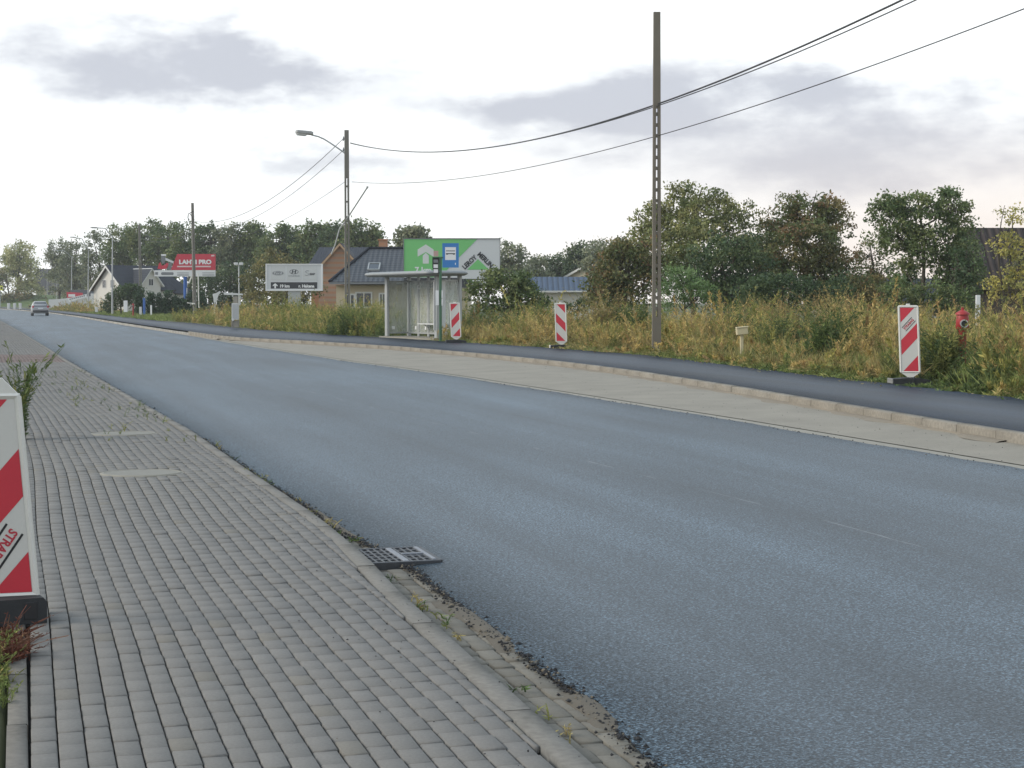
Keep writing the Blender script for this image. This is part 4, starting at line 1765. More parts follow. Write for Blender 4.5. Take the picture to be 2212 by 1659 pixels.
# red board
YB3 = 76.0
B = UD(463, 792, YB3)
rb = thing('billboard', (B.x, B.y, .1), 'red billboard with white lettering and a cut-out figure, on a blue post', 'billboard', group='roadside billboards')
q, pl = board_tools(rb, YB3)
a = MB()
pl(a, [(443, 635), (538, 635), (538, 675), (427, 675)], 0, .3)
a.build('panel', M['red_board'], rb)
a = MB()
pl(a, [(386, 675.5), (538, 675.5), (538, 691), (386, 691)], -.01, .3)
a.build('lower_panel', M['white_board'], rb)
a = MB()
pl(a, [(388, 680), (395, 680), (395, 687), (388, 687)], -.02, -.012)
pl(a, [(405, 680.5), (432, 680.5), (434, 682), (434, 686), (432, 687.5), (405, 687.5), (403, 686), (403, 682)], -.02, -.012)
for y in (681.5, 685, 688):
    pl(a, [(443, y), (472, y), (472, y + 1.1), (443, y + 1.1)], -.02, -.012)
    pl(a, [(506, y), (536, y), (536, y + 1.1), (506, y + 1.1)], -.02, -.012)
a.build('small_print', M['print_grey'], rb)
pxm3 = YB3 * KD / (FPX * 1.15732)
btext(rb, q, 'LAHTI PRO', 488, 655.5, 10.5, pxm3, M['print_white'], bold=.055, sx=1.12)
a = MB()
pl(a, [(443, 664.5), (484, 664.5), (484, 668), (443, 668)], -.02, -.012)
pl(a, [(489, 664.5), (527, 664.5), (527, 668), (489, 668)], -.02, -.012)
pl(a, [(528, 637.5), (536, 637), (536, 641), (528, 641)], -.02, -.012)
a.build('white_line', mat('pinkish_print', (.65, .5, .5), .5, bmp=0), rb)
# cut-out at the board's left: red tool body, grey arm, white cap
a = MB()
pl(a, [(394, 672), (397, 660), (401, 655), (404, 664), (411, 663), (416, 658), (420, 657), (421, 663), (416, 672), (404, 673.5)], -.05, .05, 0)
pl(a, [(413, 644), (420, 647), (435, 654), (433, 658), (420, 653), (414, 651)], -.03, .05, 1)
pl(a, [(403, 640), (413, 640), (414, 650), (411, 658), (406, 660), (403, 652)], -.04, .05, 2)
pl(a, [(403, 635.5), (415, 635.5), (415, 639.5), (403, 639.5)], -.05, .06, 3)
pl(a, [(421, 660), (432, 650), (428, 668), (426, 674.5), (418, 673)], -.02, .05, 2)
a.build('cut_out_figure', [M['red_board'], M['grey_board'], M['print_grey'], M['print_white']], rb)
a = MB()
c = q(462, 691)
a.tube([(c.x, .2, 0), (c.x, .2, c.z - .02)], .19, 12)
a.build('post', M['blue_pole'], rb)
a = MB()
a.tube([(c.x + .2, .0, 0), (c.x + .2, .0, c.z * .72)], .06, 6)
a.build('cable_duct', M['steel'], rb)


# ------------------------------------------------------------------ houses
def slab(name, pts, t, m, parent, under=None):
    """roof slope: eave-left, eave-right, ridge-right, ridge-left"""
    P = [Vector(p) for p in pts]
    n = (P[1] - P[0]).cross(P[-1] - P[0]).normalized()
    if n.z < 0:
        n = -n
    lo_ = [p - n * t for p in P]
    k = len(P)
    me = bpy.data.meshes.new(name)
    fs = [tuple(range(k)), tuple(range(2 * k - 1, k - 1, -1))] + [(j, i, k + i, k + j) for i in range(k) for j in [(i + 1) % k]]
    me.from_pydata([tuple(p) for p in P + lo_], [], fs)
    ul = me.uv_layers.new(name='uv')
    e1 = (P[1] - P[0]).normalized()
    e2 = n.cross(e1)
    for lp in me.loops:
        v = me.vertices[lp.vertex_index].co - P[0]
        ul.data[lp.index].uv = (v.dot(e1), v.dot(e2))
    me.materials.append(m)
    if under:
        me.materials.append(under)
        for f_ in me.polygons[1:]:
            f_.material_index = 1
    me.update()
    o = bpy.data.objects.new(name, me)
    COL.objects.link(o)
    o.parent = parent
    return o


def window(parent, c, w_, h_, rot, frame=True):
    """c: centre on the wall plane, rot: wall's frame (local -Y outward)"""
    a = MB()
    a.box(Vector(c) + rot @ Vector((0, -.012, 0)), (w_, .03, h_), 0, rot)
    g = a.build('window', M['window'], parent)
    a = MB()
    t = .09
    for (dx, dz, sx, sz) in ((-w_ / 2, 0, t, h_ + t), (w_ / 2, 0, t, h_ + t), (0, -h_ / 2, w_ - t, t), (0, h_ / 2, w_ - t, t), (0, 0, t * .7, h_ - t)):
        a.box(Vector(c) + rot @ Vector((dx, -.035, dz)), (sx, .05, sz), 0, rot)
    a.build('window_frame', M['window_frame'], g)


def gable_house(name, loc, rz, w_, len_, eave, ridge, wall, roof, label, over=.5, wins=(), fascia=None, cat='house'):
    """ridge along local X from 0 to len_; the gable wall at x=0; w_ across local Y (centre 0)"""
    root = thing(name, loc, label, cat, rz)
    hw = w_ / 2
    a = MB()
    pts = [(0, -hw, -.2), (0, hw, -.2), (0, hw, eave), (0, 0, ridge - .12), (0, -hw, eave), (len_, -hw, -.2), (len_, hw, -.2), (len_, hw, eave), (len_, 0, ridge - .12), (len_, -hw, eave)]
    a.faces(pts, [(4, 3, 2, 1, 0), (5, 6, 7, 8, 9), (0, 5, 9, 4), (6, 1, 2, 7), (4, 9, 8, 3), (3, 8, 7, 2)])
    a.build('wall', wall, root)
    k = over / hw
    ez = eave - (ridge - eave) * k
    for s_ in (-1, 1):
        slab('roof', [(-over, s_ * (hw + over), ez + .08), (len_ + over, s_ * (hw + over), ez + .08), (len_ + over, s_ * .005, ridge + .08), (-over, s_ * .005, ridge + .08)], .16, roof, root, M['dark_wood'])
        if fascia:
            b = MB()
            p0, p1 = Vector((-over - .03, s_ * (hw + over), ez + .02)), Vector((-over - .03, 0, ridge + .02))
            d = (p1 - p0)
            b.faces([p0, p1, p1 + Vector((0, 0, -.28)), p0 + Vector((0, 0, -.28)), p0 + Vector((-.05, 0, 0)), p1 + Vector((-.05, 0, 0)), p1 + Vector((-.05, 0, -.28)), p0 + Vector((-.05, 0, -.28))],
                    [(0, 1, 2, 3), (7, 6, 5, 4), (0, 4, 5, 1), (3, 2, 6, 7)])
            b.build('fascia', fascia, root)
    rg = Matrix.Rotation(R(-90), 3, 'Z')
    for (side, u_, z_, ww, hh) in wins:
        if side == 'g':
            window(root, (0, u_, z_), ww, hh, Matrix.Rotation(R(-90), 3, 'Z'))
        else:
            window(root, (u_, -hw, z_), ww, hh, Matrix.Identity(3))
    return root


# white gabled house
Yw = 104
A = D(236, 660, Yw)
wh = gable_house('gabled_house', (A.x, A.y, .1), R(44), 8.0, 7.2, 3.3, 6.35, M['white_wall'], M['roof_navy'], 'white gabled house with a dark blue roof behind a row of conifers', .45,
                 wins=(('g', -.9, 3.9, .9, 1.1), ('g', 1.2, 3.9, .9, 1.1)), fascia=M['window_frame'])
a = MB()            # the small cross gable over the right part
a.faces([(1.9, -5.0, -.2), (4.9, -5.0, -.2), (4.9, -5.0, 4.0), (3.4, -5.0, 5.85), (1.9, -5.0, 4.0), (1.9, -2, -.2), (4.9, -2, -.2), (4.9, -2, 4.0), (3.4, -.6, 5.85), (1.9, -2, 4.0)],
        [(0, 1, 2, 3, 4), (1, 6, 7, 2), (5, 0, 4, 9)])
a.build('wing_wall', M['white_wall'], wh)
slab('wing_roof', [(1.5, -5.4, 3.55), (1.5, -1, 3.55), (3.4, -.6, 6.0), (3.4, -5.4, 6.0)], .14, M['roof_navy'], wh, M['window_frame'])
slab('wing_roof', [(5.3, -5.4, 3.55), (5.3, -1, 3.55), (3.41, -.6, 6.0), (3.41, -5.4, 6.0)], .14, M['roof_navy'], wh, M['window_frame'])
window(wh, (3.4, -5.0, 4.1), .7, .9, Matrix.Identity(3))
a = MB()
a.faces([(7.3, -3.9, -.2), (10.5, -3.9, -.2), (10.5, 4, -.2), (7.3, 4, -.2), (7.3, -3.9, 2.7), (10.5, -3.9, 2.7), (10.5, 4, 2.7), (7.3, 4, 2.7)], [(0, 1, 5, 4), (1, 2, 6, 5), (2, 3, 7, 6)])
a.build('side_wall', M['white_wall'], wh)
slab('side_roof', [(7.5, -4.4, 2.6), (11.0, -4.4, 2.6), (9.4, 0, 5.3), (7.5, 0, 5.3)], .14, M['roof_navy'], wh, M['dark_wood'])
slab('side_roof', [(11.0, -4.4, 2.6), (11.0, 4.5, 2.6), (9.4, .0, 5.3)], .14, M['roof_navy'], wh, M['dark_wood'])

# low grey shed roof left of it
A = D(205, 650, 134)
sd = gable_house('garage', (A.x - 4, A.y, .1), R(28), 6, 9, 2.2, 3.4, M['grey_white'], M['roof_grey'], 'low white garage with a grey roof left of the white gabled house', .3, cat='garage')

# brick shell house
Yk = 78
A = D(735, 650, Yk)
bk = gable_house('brick_house', (A.x, A.y, .2), R(90) + .02, 4.3, 7.0, 4.95, 7.35, M['brick'], M['roof_navy'], 'unplastered orange brick house with a timber-edged gable behind the dark tiled house', .35, fascia=M['wood'])
window(bk, (0, -1.2, 3.5), .9, 1.3, Matrix.Rotation(R(-90), 3, 'Z'))
bx_ = Matrix.Rotation(-.02 - R(90), 3, 'Z')


def bl(x, z, Y):
    return bx_ @ (D(x, z, Y) - Vector(bk.location))


slab('main_roof', [bl(664, 574, 80.5), bl(850, 574, 80.5), bl(812, 534, 84), bl(690, 534, 84)], .2, M['roof_navy'], bk, M['dark_wood'])
a = MB()
c = [bl(672, 576, 81.5), bl(842, 576, 81.5), bl(842, 680, 81.5), bl(672, 680, 81.5)]
a.poly(c)
a.build('main_wall', M['brick'], bk)

# dark tiled bungalow
Yt = 47 * KD
A = DM(760, 660, Yt)
th_ = thing('tiled_house', (A.x, A.y, .3), 'cream bungalow under a dark tiled hip roof with a skylight, left of the shelter', 'house')


def tl(x, y, Y):
    return DM(x, y, Y) - Vector(th_.location)


a = MB()
c0, c1 = tl(726, 616, Yt), tl(1010, 616, Yt)
X0, X1 = c0.x, c1.x
ez = c0.z
a.faces([(X0, 0, -.3), (X1, 0, -.3), (X1, 9, -.3), (X0, 9, -.3), (X0, 0, ez), (X1, 0, ez), (X1, 9, ez), (X0, 9, ez)], [(0, 1, 5, 4), (1, 2, 6, 5), (2, 3, 7, 6), (3, 0, 4, 7)])
a.build('wall', M['cream'], th_)
ezr = tl(712, 609, Yt - .5).z
rdz = tl(800, 537, Yt + 4.5).z
xl, xr = tl(712, 609, Yt - .5).x, X1 + .6
rx0, rx1 = tl(797, 537, Yt + 4.5).x, X1 - 2.2
rt = slab('roof', [(xl, -.55, ezr), (xr, -.55, ezr), (rx1, 4.5, rdz), (rx0, 4.5, rdz)], .14, M['tile_dark'], th_, M['dark_wood'])
slab('roof', [(xl, -.55, ezr), (rx0, 4.5, rdz), (xl, 9.55, ezr)], .14, M['tile_dark'], th_, M['dark_wood'])
slab('roof', [(xr, 9.55, ezr), (xl, 9.55, ezr), (rx0, 4.5, rdz), (rx1, 4.5, rdz)], .14, M['tile_dark'], th_, M['dark_wood'])
a = MB()
for xh0, xh1 in (((xl, -.55, ezr), (rx0, 4.5, rdz)), ((rx0, 4.5, rdz), (rx1, 4.5, rdz))):
    a.tube([Vector(xh0) + Vector((0, 0, .03)), Vector(xh1) + Vector((0, 0, .03))], .1, 6)
a.build('ridge_tile', M['roof_navy'], rt)
a = MB()
a.box(((xl + xr) / 2, -.62, ezr - .08), (xr - xl, .12, .12))
a.build('gutter', M['print_grey'], th_)
# skylight lying in the slope
sl_n = Vector((0, -(rdz - ezr), 5.05)).normalized()
sl_u = Vector((0, 5.05, rdz - ezr)).normalized()


def on_slope(x, y):
    u, f, d = ray(x * 1.15732, y * 1.15732)
    o = Vector((0, 0, CAM_H)) - Vector(th_.location)
    dv = Vector((u, f, -d))
    p0 = Vector((xl, -.55, ezr))
    t = (p0 - o).dot(sl_n) / dv.dot(sl_n)
    return o + dv * t


c = on_slope(808, 578)
rs = Matrix((Vector((1, 0, 0)), sl_u, sl_n)).transposed()
a = MB()
a.box(c + sl_n * .05, (.62, 1.0, .06), 0, rs)
sk = a.build('skylight', M['window'], rt)
a = MB()
for (dx, dy, sx, sy) in ((-.34, 0, .07, 1.1), (.34, 0, .07, 1.1), (0, -.52, .62, .07), (0, .52, .62, .07)):
    a.box(c + rs @ Vector((dx, dy, .06)), (sx, sy, .11), 0, rs)
a.build('skylight_frame', M['alu'], sk)
a = MB()
cc_ = tl(828, 524, Yt + 6)
a.box((cc_.x, cc_.y, cc_.z - .5), (.55, .5, 1.3))
a.box((cc_.x, cc_.y, cc_.z + .18), (.65, .6, .08))
a.build('chimney', M['brick'], rt)
for x, y, ww, hh in ((786, 648, .95, .9), (757, 650, .5, .8), (826, 650, .35, .9), (960, 650, 1.1, 1.0)):
    c = tl(x, y, Yt)
    window(th_, (c.x, 0, c.z), ww, hh, Matrix.Identity(3))

# blue sheet roofed house
Yb = 57 * KD
A = DM(1200, 660, Yb)
bh = thing('blue_roofed_house', (A.x, A.y, .3), 'low white house under a blue ribbed sheet roof, between shrubs', 'house')


def hl_(x, y, Y):
    return DM(x, y, Y) - Vector(bh.location)


c0, c1 = hl_(1148, 632, Yb), hl_(1281, 632, Yb)
a = MB()
a.faces([(c0.x, 0, -.3), (c1.x, 0, -.3), (c1.x, 6, -.3), (c0.x, 6, -.3), (c0.x, 0, c0.z), (c1.x, 0, c0.z), (c1.x, 6, c0.z), (c0.x, 6, c0.z)], [(0, 1, 5, 4), (1, 2, 6, 5), (2, 3, 7, 6), (3, 0, 4, 7)])
a.build('wall', M['white_wall'], bh)
e0, e1 = hl_(1138, 628, Yb - .5), hl_(1284, 628, Yb - .5)
r1_, r0_ = hl_(1268, 598, Yb + 2.6), hl_(1126, 598, Yb + 2.6)
slab('roof', [e0, e1, r1_, r0_], .1, M['roof_blue'], bh, M['print_grey'])
slab('roof', [(e0.x, 6.5, e0.z), (e1.x, 6.5, e1.z), r1_, r0_], .1, M['roof_blue'], bh, M['print_grey'])
a = MB()
a.box(((e0.x + e1.x) / 2, -.56, e0.z - .05), (e1.x - e0.x, .1, .1))
a.build('gutter', M['window_frame'], bh)

# cream house far behind it
A = D(1246, 640, 95)
gable_house('gabled_house', (A.x + 1, A.y, .3), R(60), 5.5, 8, 4.4, 5.75, M['cream'], M['roof_grey'], 'cream gable with a grey roof peeping over the blue roof', .35, fascia=M['window_frame'])

# house with a dark blue roof among the trees, mostly hidden
A = D(1900, 660, 50)
hh_ = gable_house('hidden_house', (A.x - 3.5, A.y, .3), R(0), 7, 10.5, 1.5, 2.85, M['cream'], M['roof_navy'], 'cream house with a dark blue roof half hidden by the acacia trees', .5, wins=(('f', 3, .9, .9, .9), ('f', 6.5, .9, .9, .9)), fascia=M['wood'])
A = D(1845, 650, 66)
gable_house('red_roofed_house', (A.x - 2, A.y, .3), R(0), 7, 5, 2.0, 3.4, M['cream'], M['roof_red'], 'house with a dull red roof deep behind the trees', .5)

# dark barn at the right edge
Yn = 40
A = D(2108, 660, Yn)
bn_ = thing('barn', (A.x, A.y, .3), 'dark ribbed barn with a flat ridge behind yellowish leaves at the edge', 'barn')
zr = DM(2108, 492, Yn * KD + 3).z - .3
a = MB()
Lb = 16
a.faces([(0, 0, -.3), (Lb, 0, -.3), (Lb, 6, -.3), (0, 6, -.3), (0, 0, 2.4), (Lb, 0, 2.4), (Lb, 6, 2.4), (0, 6, 2.4), (0, 3, zr - .2), (Lb, 3, zr - .2)],
        [(0, 1, 5, 4), (2, 3, 7, 6), (3, 0, 4, 8, 7), (1, 2, 6, 9, 5)])
a.build('wall', M['dark_wood'], bn_)
slab('roof', [(-.25, -.3, 2.05), (Lb + .3, -.3, 2.05), (Lb + .3, 3, zr), (-.25, 3, zr)], .1, M['roof_barn'], bn_, M['dark_wood'])
slab('roof', [(-.25, 6.3, 2.05), (Lb + .3, 6.3, 2.05), (Lb + .3, 3.005, zr), (-.25, 3.005, zr)], .1, M['roof_barn'], bn_, M['dark_wood'])
a = MB()
a.box((.1, -.02, 1.1), (.16, .05, 2.2))
a.build('corner_board', M['dark_wood'], bn_)
# grey gable between barn and trees, pale parked thing below
A = D(2075, 668, 52)
gable_house('shed', (A.x - 1, A.y, .3), 0, 4, 4, 1.2, 2.0, M['grey_white'], M['roof_grey'], 'small grey shed with a pale wall beside the dark barn', .3, cat='shed')

# far left barn and walls
A = D(118, 650, 210)
gable_house('far_barn', (A.x - 4, A.y, .6), 0, 8, 13, 4.5, 9.6, M['cream'], M['roof_grey'], 'distant barn with a tall grey roof behind the grassy bank', .6, wins=(('f', 4, 2.8, 1.6, 1.6), ('f', 9, 2.8, 1.6, 1.6)), cat='barn')

# ------------------------------------------------------------------ small roadside things on the far left
def px_box(name, label, cat, Y, x0, x1, y0, y1, m, dpt=.2, group=None, extra=None, sub='panel'):
    B = UD((x0 + x1) / 2, y1, Y)
    root = thing(name, B, label, cat, 0, group)
    q, pl = board_tools(root, Y)
    a = MB()
    w_ = (x1 - x0) * Y * KD / (FPX * 1.15732)
    h_ = (y1 - y0) * Y * KD / (FPX * 1.15732)
    a.bbox((0, 0, h_ / 2), (w_, dpt, h_), min(w_, dpt, h_) * .12)
    a.build(sub, m, root)
    if extra:
        extra(root, q, pl, w_, h_)
    return root


def banner_extra(root, q, pl, w_, h_):
    pass


# low white wall
B = UD(192, 772, 120)
ww = thing('white_wall', B, 'long low white wall beyond the weeds on the far left', 'wall')
q, pl = board_tools(ww, 120)
a = MB()
pl(a, [(122, 749), (166, 746), (166, 776), (122, 776)], -.1, .1)
pl(a, [(166, 745), (263, 738), (263, 776), (166, 776)], -.1, .1)
a.build('masonry', M['grey_white'], ww)
B = UD(190, 745, 119)
bnr = thing('banner', UD(190, 760, 119.5), 'white banner with dark lettering sloping up along the white wall', 'banner')
q, pl = board_tools(bnr, 119.3)
a = MB()
pl(a, [(168, 746), (215, 735), (215, 742.5), (171, 755)], -.05, .03)
a.build('cloth', M['print_white'], bnr)
a = MB()
for k in range(8):
    x = 172 + k * 5
    y = 748.5 - k * 1.2
    pl(a, [(x, y - 2), (x + 3.2, y - 2.8), (x + 3.4, y + .8), (x + .2, y + 1.6)], -.06, -.052)
a.build('lettering', M['print_grey'], bnr)
B = UD(185, 760, 124)
rs_ = thing('sign', B, 'small red sign with a white patch rising behind the white banner', 'sign')
q, pl = board_tools(rs_, 124)
a = MB()
pl(a, [(166, 730), (207, 732), (207, 746), (168, 746)], -.05, .05)
a.build('panel', M['red_board'], rs_)
a = MB()
pl(a, [(171, 735.5), (188, 735.5), (188, 742), (171, 742)], -.06, -.052)
a.build('white_patch', M['print_white'], rs_)
for x in (172, 202):
    a = MB()
    c = q(x, 746)
    a.tube([(c.x, .08, 0), (c.x, .08, c.z + .3)], .05, 6)
    a.build('leg', M['steel'], rs_)
px_box('cabinet', 'pale square cabinet panel standing against the white wall', 'cabinet', 116, 228, 246, 734, 768, M['grey_white'], .4, sub='housing')

px_box('marker_post', 'bright white slab-like post before the conifers', 'marker post', 71, 309.5, 319, 751.5, 780, M['print_white'], .12, 'white posts on the far verge', sub='slab')
px_box('marker_post', 'short pale post at the end of the weeds, left of the white slab post', 'marker post', 84, 238, 244.5, 767, 780, M['grey_white'], .15, 'white posts on the far verge', sub='slab')
px_box('marker_post', 'small white post close to the foot of the concrete pole', 'marker post', 71, 348.5, 354.5, 767, 787, M['grey_white'], .15, 'white posts on the far verge', sub='slab')
px_box('marker_post', 'thin white stake right of the concrete pole before the conifers', 'marker post', 71, 376, 380, 763, 788, M['print_white'], .08, 'white posts on the far verge', sub='slab')
px_box('blue_post', 'pair-high blue post beside the far concrete pole', 'post', 73, 358, 363.5, 745, 786, M['blue_pole'], .2, sub='pipe')
px_box('road_sign', 'small yellow-green sign with a black mark at the far left edge', 'road sign', 120, -3, 7, 714, 726, M['yellow_sign'], .06,
       extra=lambda root, q, pl, w_, h_: (MB().tube([(-.1, 0, -2.6), (-.1, 0, 0)], .05, 6).build('post', M['steel'], root), MB().bbox((0.1, -.035, h_ / 2), (.25, .01, .3), .003).build('mark', M['black'], root)))
for i, (x, lab) in enumerate(((22, 'leftmost of three pale blocks standing beyond the road by the dark hedge'), (37, 'middle one of three pale blocks standing beyond the road by the dark hedge'), (51, 'pale block nearest the car, of three beyond the road'))):
    px_box('barrier_block', lab, 'barrier', 118, x - 3, x + 3, 758, 773, M['grey_white'], .4, 'pale blocks beyond the road', sub='block')

px_box('marker_post', 'added white slab for the bright gap beside the dark trunk near the barn corner', 'marker post', 33, 2438.5, 2449.5, 738, 815, M['print_white'], .12, sub='slab')  # white slab added where a bright gap shows beside the trunk

# white utility cabinet in the weeds
YC = 40
B = UD(589, 812, YC)
uc = thing('utility_cabinet', (B.x, B.y, B.z - .2), 'white utility box on a concrete stand among the weeds', 'utility box')
q, pl = board_tools(uc, YC)
a = MB()
pl(a, [(580.5, 758), (596.5, 758), (597, 799), (588, 799), (583, 803), (580.5, 798)], -.18, .12)
a.build('housing', M['grey_white'], uc)
a = MB()
pl(a, [(584, 741), (594, 741), (594, 758), (584, 758)], -.08, .15)
pl(a, [(579, 798), (583, 803), (582, 818), (579, 818)], -.12, .12)
pl(a, [(583, 803), (597, 800), (597, 818), (583, 818)], -.1, .12)
a.build('stand', M['concrete'], uc)
a = MB()
pl(a, [(582, 760), (595, 760), (595, 797), (590, 797), (583, 795)], -.19, -.182)
a.build('door', mat('cabinet_door', (.40, .41, .41), .5, .1), uc)

# white canopy bar beyond the weeds (parked trailer drawbar and roof bars)
YV = 60
B = UD(575, 760, YV)
tr = thing('boom_barrier', (B.x, B.y, .3), 'white horizontal barrier bar with a white bracket beyond the golden weeds', 'barrier')
q, pl = board_tools(tr, YV)
a = MB()
pl(a, [(558, 731), (607, 734), (607, 738), (562, 737)], -.08, .08)
a.build('bar', M['grey_white'], tr)
a = MB()
pl(a, [(532, 735), (540, 733), (549, 728), (552, 731), (546, 738), (543, 748), (541, 756), (535, 756), (534, 746)], -.1, .1)
a.build('bracket', M['grey_white'], tr)
for x in (537, 600):
    a = MB()
    c = q(x, 740)
    a.tube([(c.x, 0, -.2), (c.x, 0, c.z)], .06, 6)
    a.build('leg', M['steel'], tr)
# yard lamp with a white pole right of the red board
B = UD(597, 740, 84)
yl = thing('yard_lamp', (B.x, B.y, .2), 'white pole with a cluster lamp right of the red billboard', 'lamp')
q, pl = board_tools(yl, 84)
a = MB()
c = q(597, 662)
a.tube([(c.x, 0, 0), (c.x, 0, c.z)], .07, 6)
a.build('pole', M['grey_white'], yl)
a = MB()
for dx in (-.28, .28):
    a.bbox((c.x + dx, -.1, c.z + .1), (.42, .3, .28), .05)
a.tube([(c.x - .4, 0, c.z), (c.x + .4, 0, c.z)], .04, 6)
a.build('lamp_head', M['grey_white'], yl)

# ------------------------------------------------------------------ hydrants and small stake
def hydrant(loc, s_, label, open_=True):
    root = thing('fire_hydrant', loc, label, 'fire hydrant', 0, 'red fire hydrants')
    a = MB()
    a.tube([(0, 0, -.1), (0, 0, .95 * s_), (0, 0, 1.0 * s_)], [.085 * s_, .085 * s_, .10 * s_], 16)
    a.tube([(0, 0, .12 * s_), (0, 0, .17 * s_)], .125 * s_, 16)
    a.tube([(0, 0, .52 * s_), (0, 0, .56 * s_)], .105 * s_, 16)
    a.build('barrel', M['hyd_red'], root)
    a = MB()
    a.tube([(0, 0, 1.0 * s_), (0, 0, 1.02 * s_), (0, 0, 1.26 * s_), (0, 0, 1.30 * s_)], [.12 * s_, .135 * s_, .125 * s_, .11 * s_], 16)
    a.tube([(0, 0, 1.30 * s_), (0, 0, 1.33 * s_), (0, 0, 1.36 * s_), (0, 0, 1.40 * s_)], [.145 * s_, .145 * s_, .10 * s_, .03 * s_], 16)
    a.tube([(0, 0, 1.38 * s_), (0, 0, 1.45 * s_)], .03 * s_, 6)
    hd = a.build('head', M['hyd_red'], root)
    a = MB()
    d = Vector((-.1, -1, 0)).normalized()
    a.tube([d * .08 * s_ + Vector((0, 0, 1.12 * s_)), d * .22 * s_ + Vector((0, 0, 1.12 * s_))], [.085 * s_, .085 * s_], 16, 0)
    nz = a.build('nozzle', M['hyd_red'], hd)
    a = MB()
    c = d * .222 * s_ + Vector((0, 0, 1.12 * s_))
    pts, fs = [], []
    rm = d.to_track_quat('Y', 'Z').to_matrix()
    for k in range(20):
        t = k * math.pi / 10
        for rr, yy in ((.084, 0), (.084, .03), (.062, .03)):
            pts.append(c + rm @ Vector((rr * s_ * math.cos(t), yy * s_, rr * s_ * math.sin(t))))
    for k in range(20):
        j = (k + 1) % 20
        fs += [(k * 3, j * 3, j * 3 + 1, k * 3 + 1), (k * 3 + 1, j * 3 + 1, j * 3 + 2, k * 3 + 2)]
    a.faces(pts, fs)
    a.build('coupling_ring', M['steel'], hd)
    a = MB()
    a.poly([c + d * .012 * s_ + rm @ Vector((.066 * s_ * math.cos(k * math.pi / 10), 0, .066 * s_ * math.sin(k * math.pi / 10))) for k in range(20)])
    a.build('bore', M['black'], hd)
    return root


p = U(2404, 944, Z_WALK)
HYD = p
hydrant((p.x, p.y, Z_WALK), .95, 'big red fire hydrant in the weeds right of the largest striped board')
B = UD(333, 790, 71)
hydrant((B.x, B.y, B.z), .82, 'tiny distant red hydrant between white posts before the conifers')

p = U(1854, 905, Z_WALK)
STK = p
sk_ = thing('marker_stake', (p.x, p.y, Z_WALK), 'weathered cream marker stake with a small box head in the weeds', 'marker stake')
k_ = p.y / (FPX * 1.15732)
a = MB()
a.bbox((0, 0, 33 * k_), (8 * k_, 8 * k_, 70 * k_), .01)
a.build('stake', M['cream_post'], sk_)
a = MB()
a.bbox((.4 * k_, 0, 77 * k_), (29 * k_, 20 * k_, 17 * k_), .02, 0, Matrix.Rotation(R(-6), 3, 'Y'))
a.bbox((.4 * k_, 0, 87 * k_), (31 * k_, 22 * k_, 3 * k_), .01, 0, Matrix.Rotation(R(-6), 3, 'Y'))
a.build('box_head', M['cream_post'], sk_)

# ------------------------------------------------------------------ car
YR = 84
B = UD(101.5, 789, YR)
la_, l_ = to_ll(B.x, B.y)
B.z = road_z(la_, l_) + .005
car = thing('parked_car', B, 'silver hatchback seen from behind, driving away down the road', 'car', R(18.5))
car.name = 'hatchback_car'
CP = mat('car_paint', (.34, .34, .345), .35, .04, 3, metal=.3, bmp=0)
CD = mat('car_dark', (.03, .03, .033), .5, .1, bmp=0)
W_ = 1.78


def sec(y, zb, zbelt, zroof, wb, wr):
    h = W_ / 2
    return [(-h * wb * .94, y, zb), (-h * wb, y, zb + .2), (-h * wb, y, zbelt - .08), (-h * wb * .97, y, zbelt), (-h * wr, y, zroof - .1), (-h * wr * .85, y, zroof),
            (h * wr * .85, y, zroof), (h * wr, y, zroof - .1), (h * wb * .97, y, zbelt), (h * wb, y, zbelt - .08), (h * wb, y, zb + .2), (h * wb * .94, y, zb)]


S_ = [sec(-.06, .42, .72, .80, .9, .82), sec(0, .33, .92, 1.0, .97, .86), sec(.10, .27, 1.0, 1.2, 1, .84), sec(.42, .26, 1.0, 1.52, 1, .74), sec(.9, .25, 1.0, 1.585, 1, .73),
      sec(2.0, .25, .98, 1.58, 1, .73), sec(2.7, .25, .96, 1.42, 1, .75), sec(3.3, .25, .92, 1.06, .99, .8), sec(3.9, .28, .82, .92, .95, .8), sec(4.15, .34, .68, .76, .88, .76)]
a = MB()
n_ = 12
a.faces([p for s_ in S_ for p in s_], [(i * n_ + k, i * n_ + (k + 1) % n_, (i + 1) * n_ + (k + 1) % n_, (i + 1) * n_ + k) for i in range(len(S_) - 1) for k in range(n_)], 0, True)
a.poly(S_[0])
a.poly(S_[-1][::-1])
a.build('body', CP, car)
a = MB()
a.faces([(-.74, -.01, 1.02), (.74, -.01, 1.02), (.60, .33, 1.46), (-.60, .33, 1.46)], [(0, 1, 2, 3)])
a.build('rear_window', M['window'], car)
for s_ in (-1, 1):
    a = MB()
    a.faces([(s_ * .875, .55, 1.03), (s_ * .87, 2.9, 1.0), (s_ * .70, 2.2, 1.44), (s_ * .675, .75, 1.46)], [(0, 1, 2, 3)])
    a.build('side_window', M['window'], car)
    a = MB()
    a.bbox((s_ * .77, .035, .92), (.2, .10, .34), .03)
    a.build('tail_light', M['text_red'], car)
    a = MB()
    a.bbox((s_ * 1.0, 2.75, 1.02), (.2, .1, .14), .03)
    a.build('mirror', CD, car)
a = MB()
a.bbox((0, -.05, .50), (1.62, .12, .2), .04)
a.build('rear_bumper', CD, car)
a = MB()
a.bbox((0, -.055, .80), (.52, .02, .11), .005)
a.build('number_plate', M['print_white'], car)
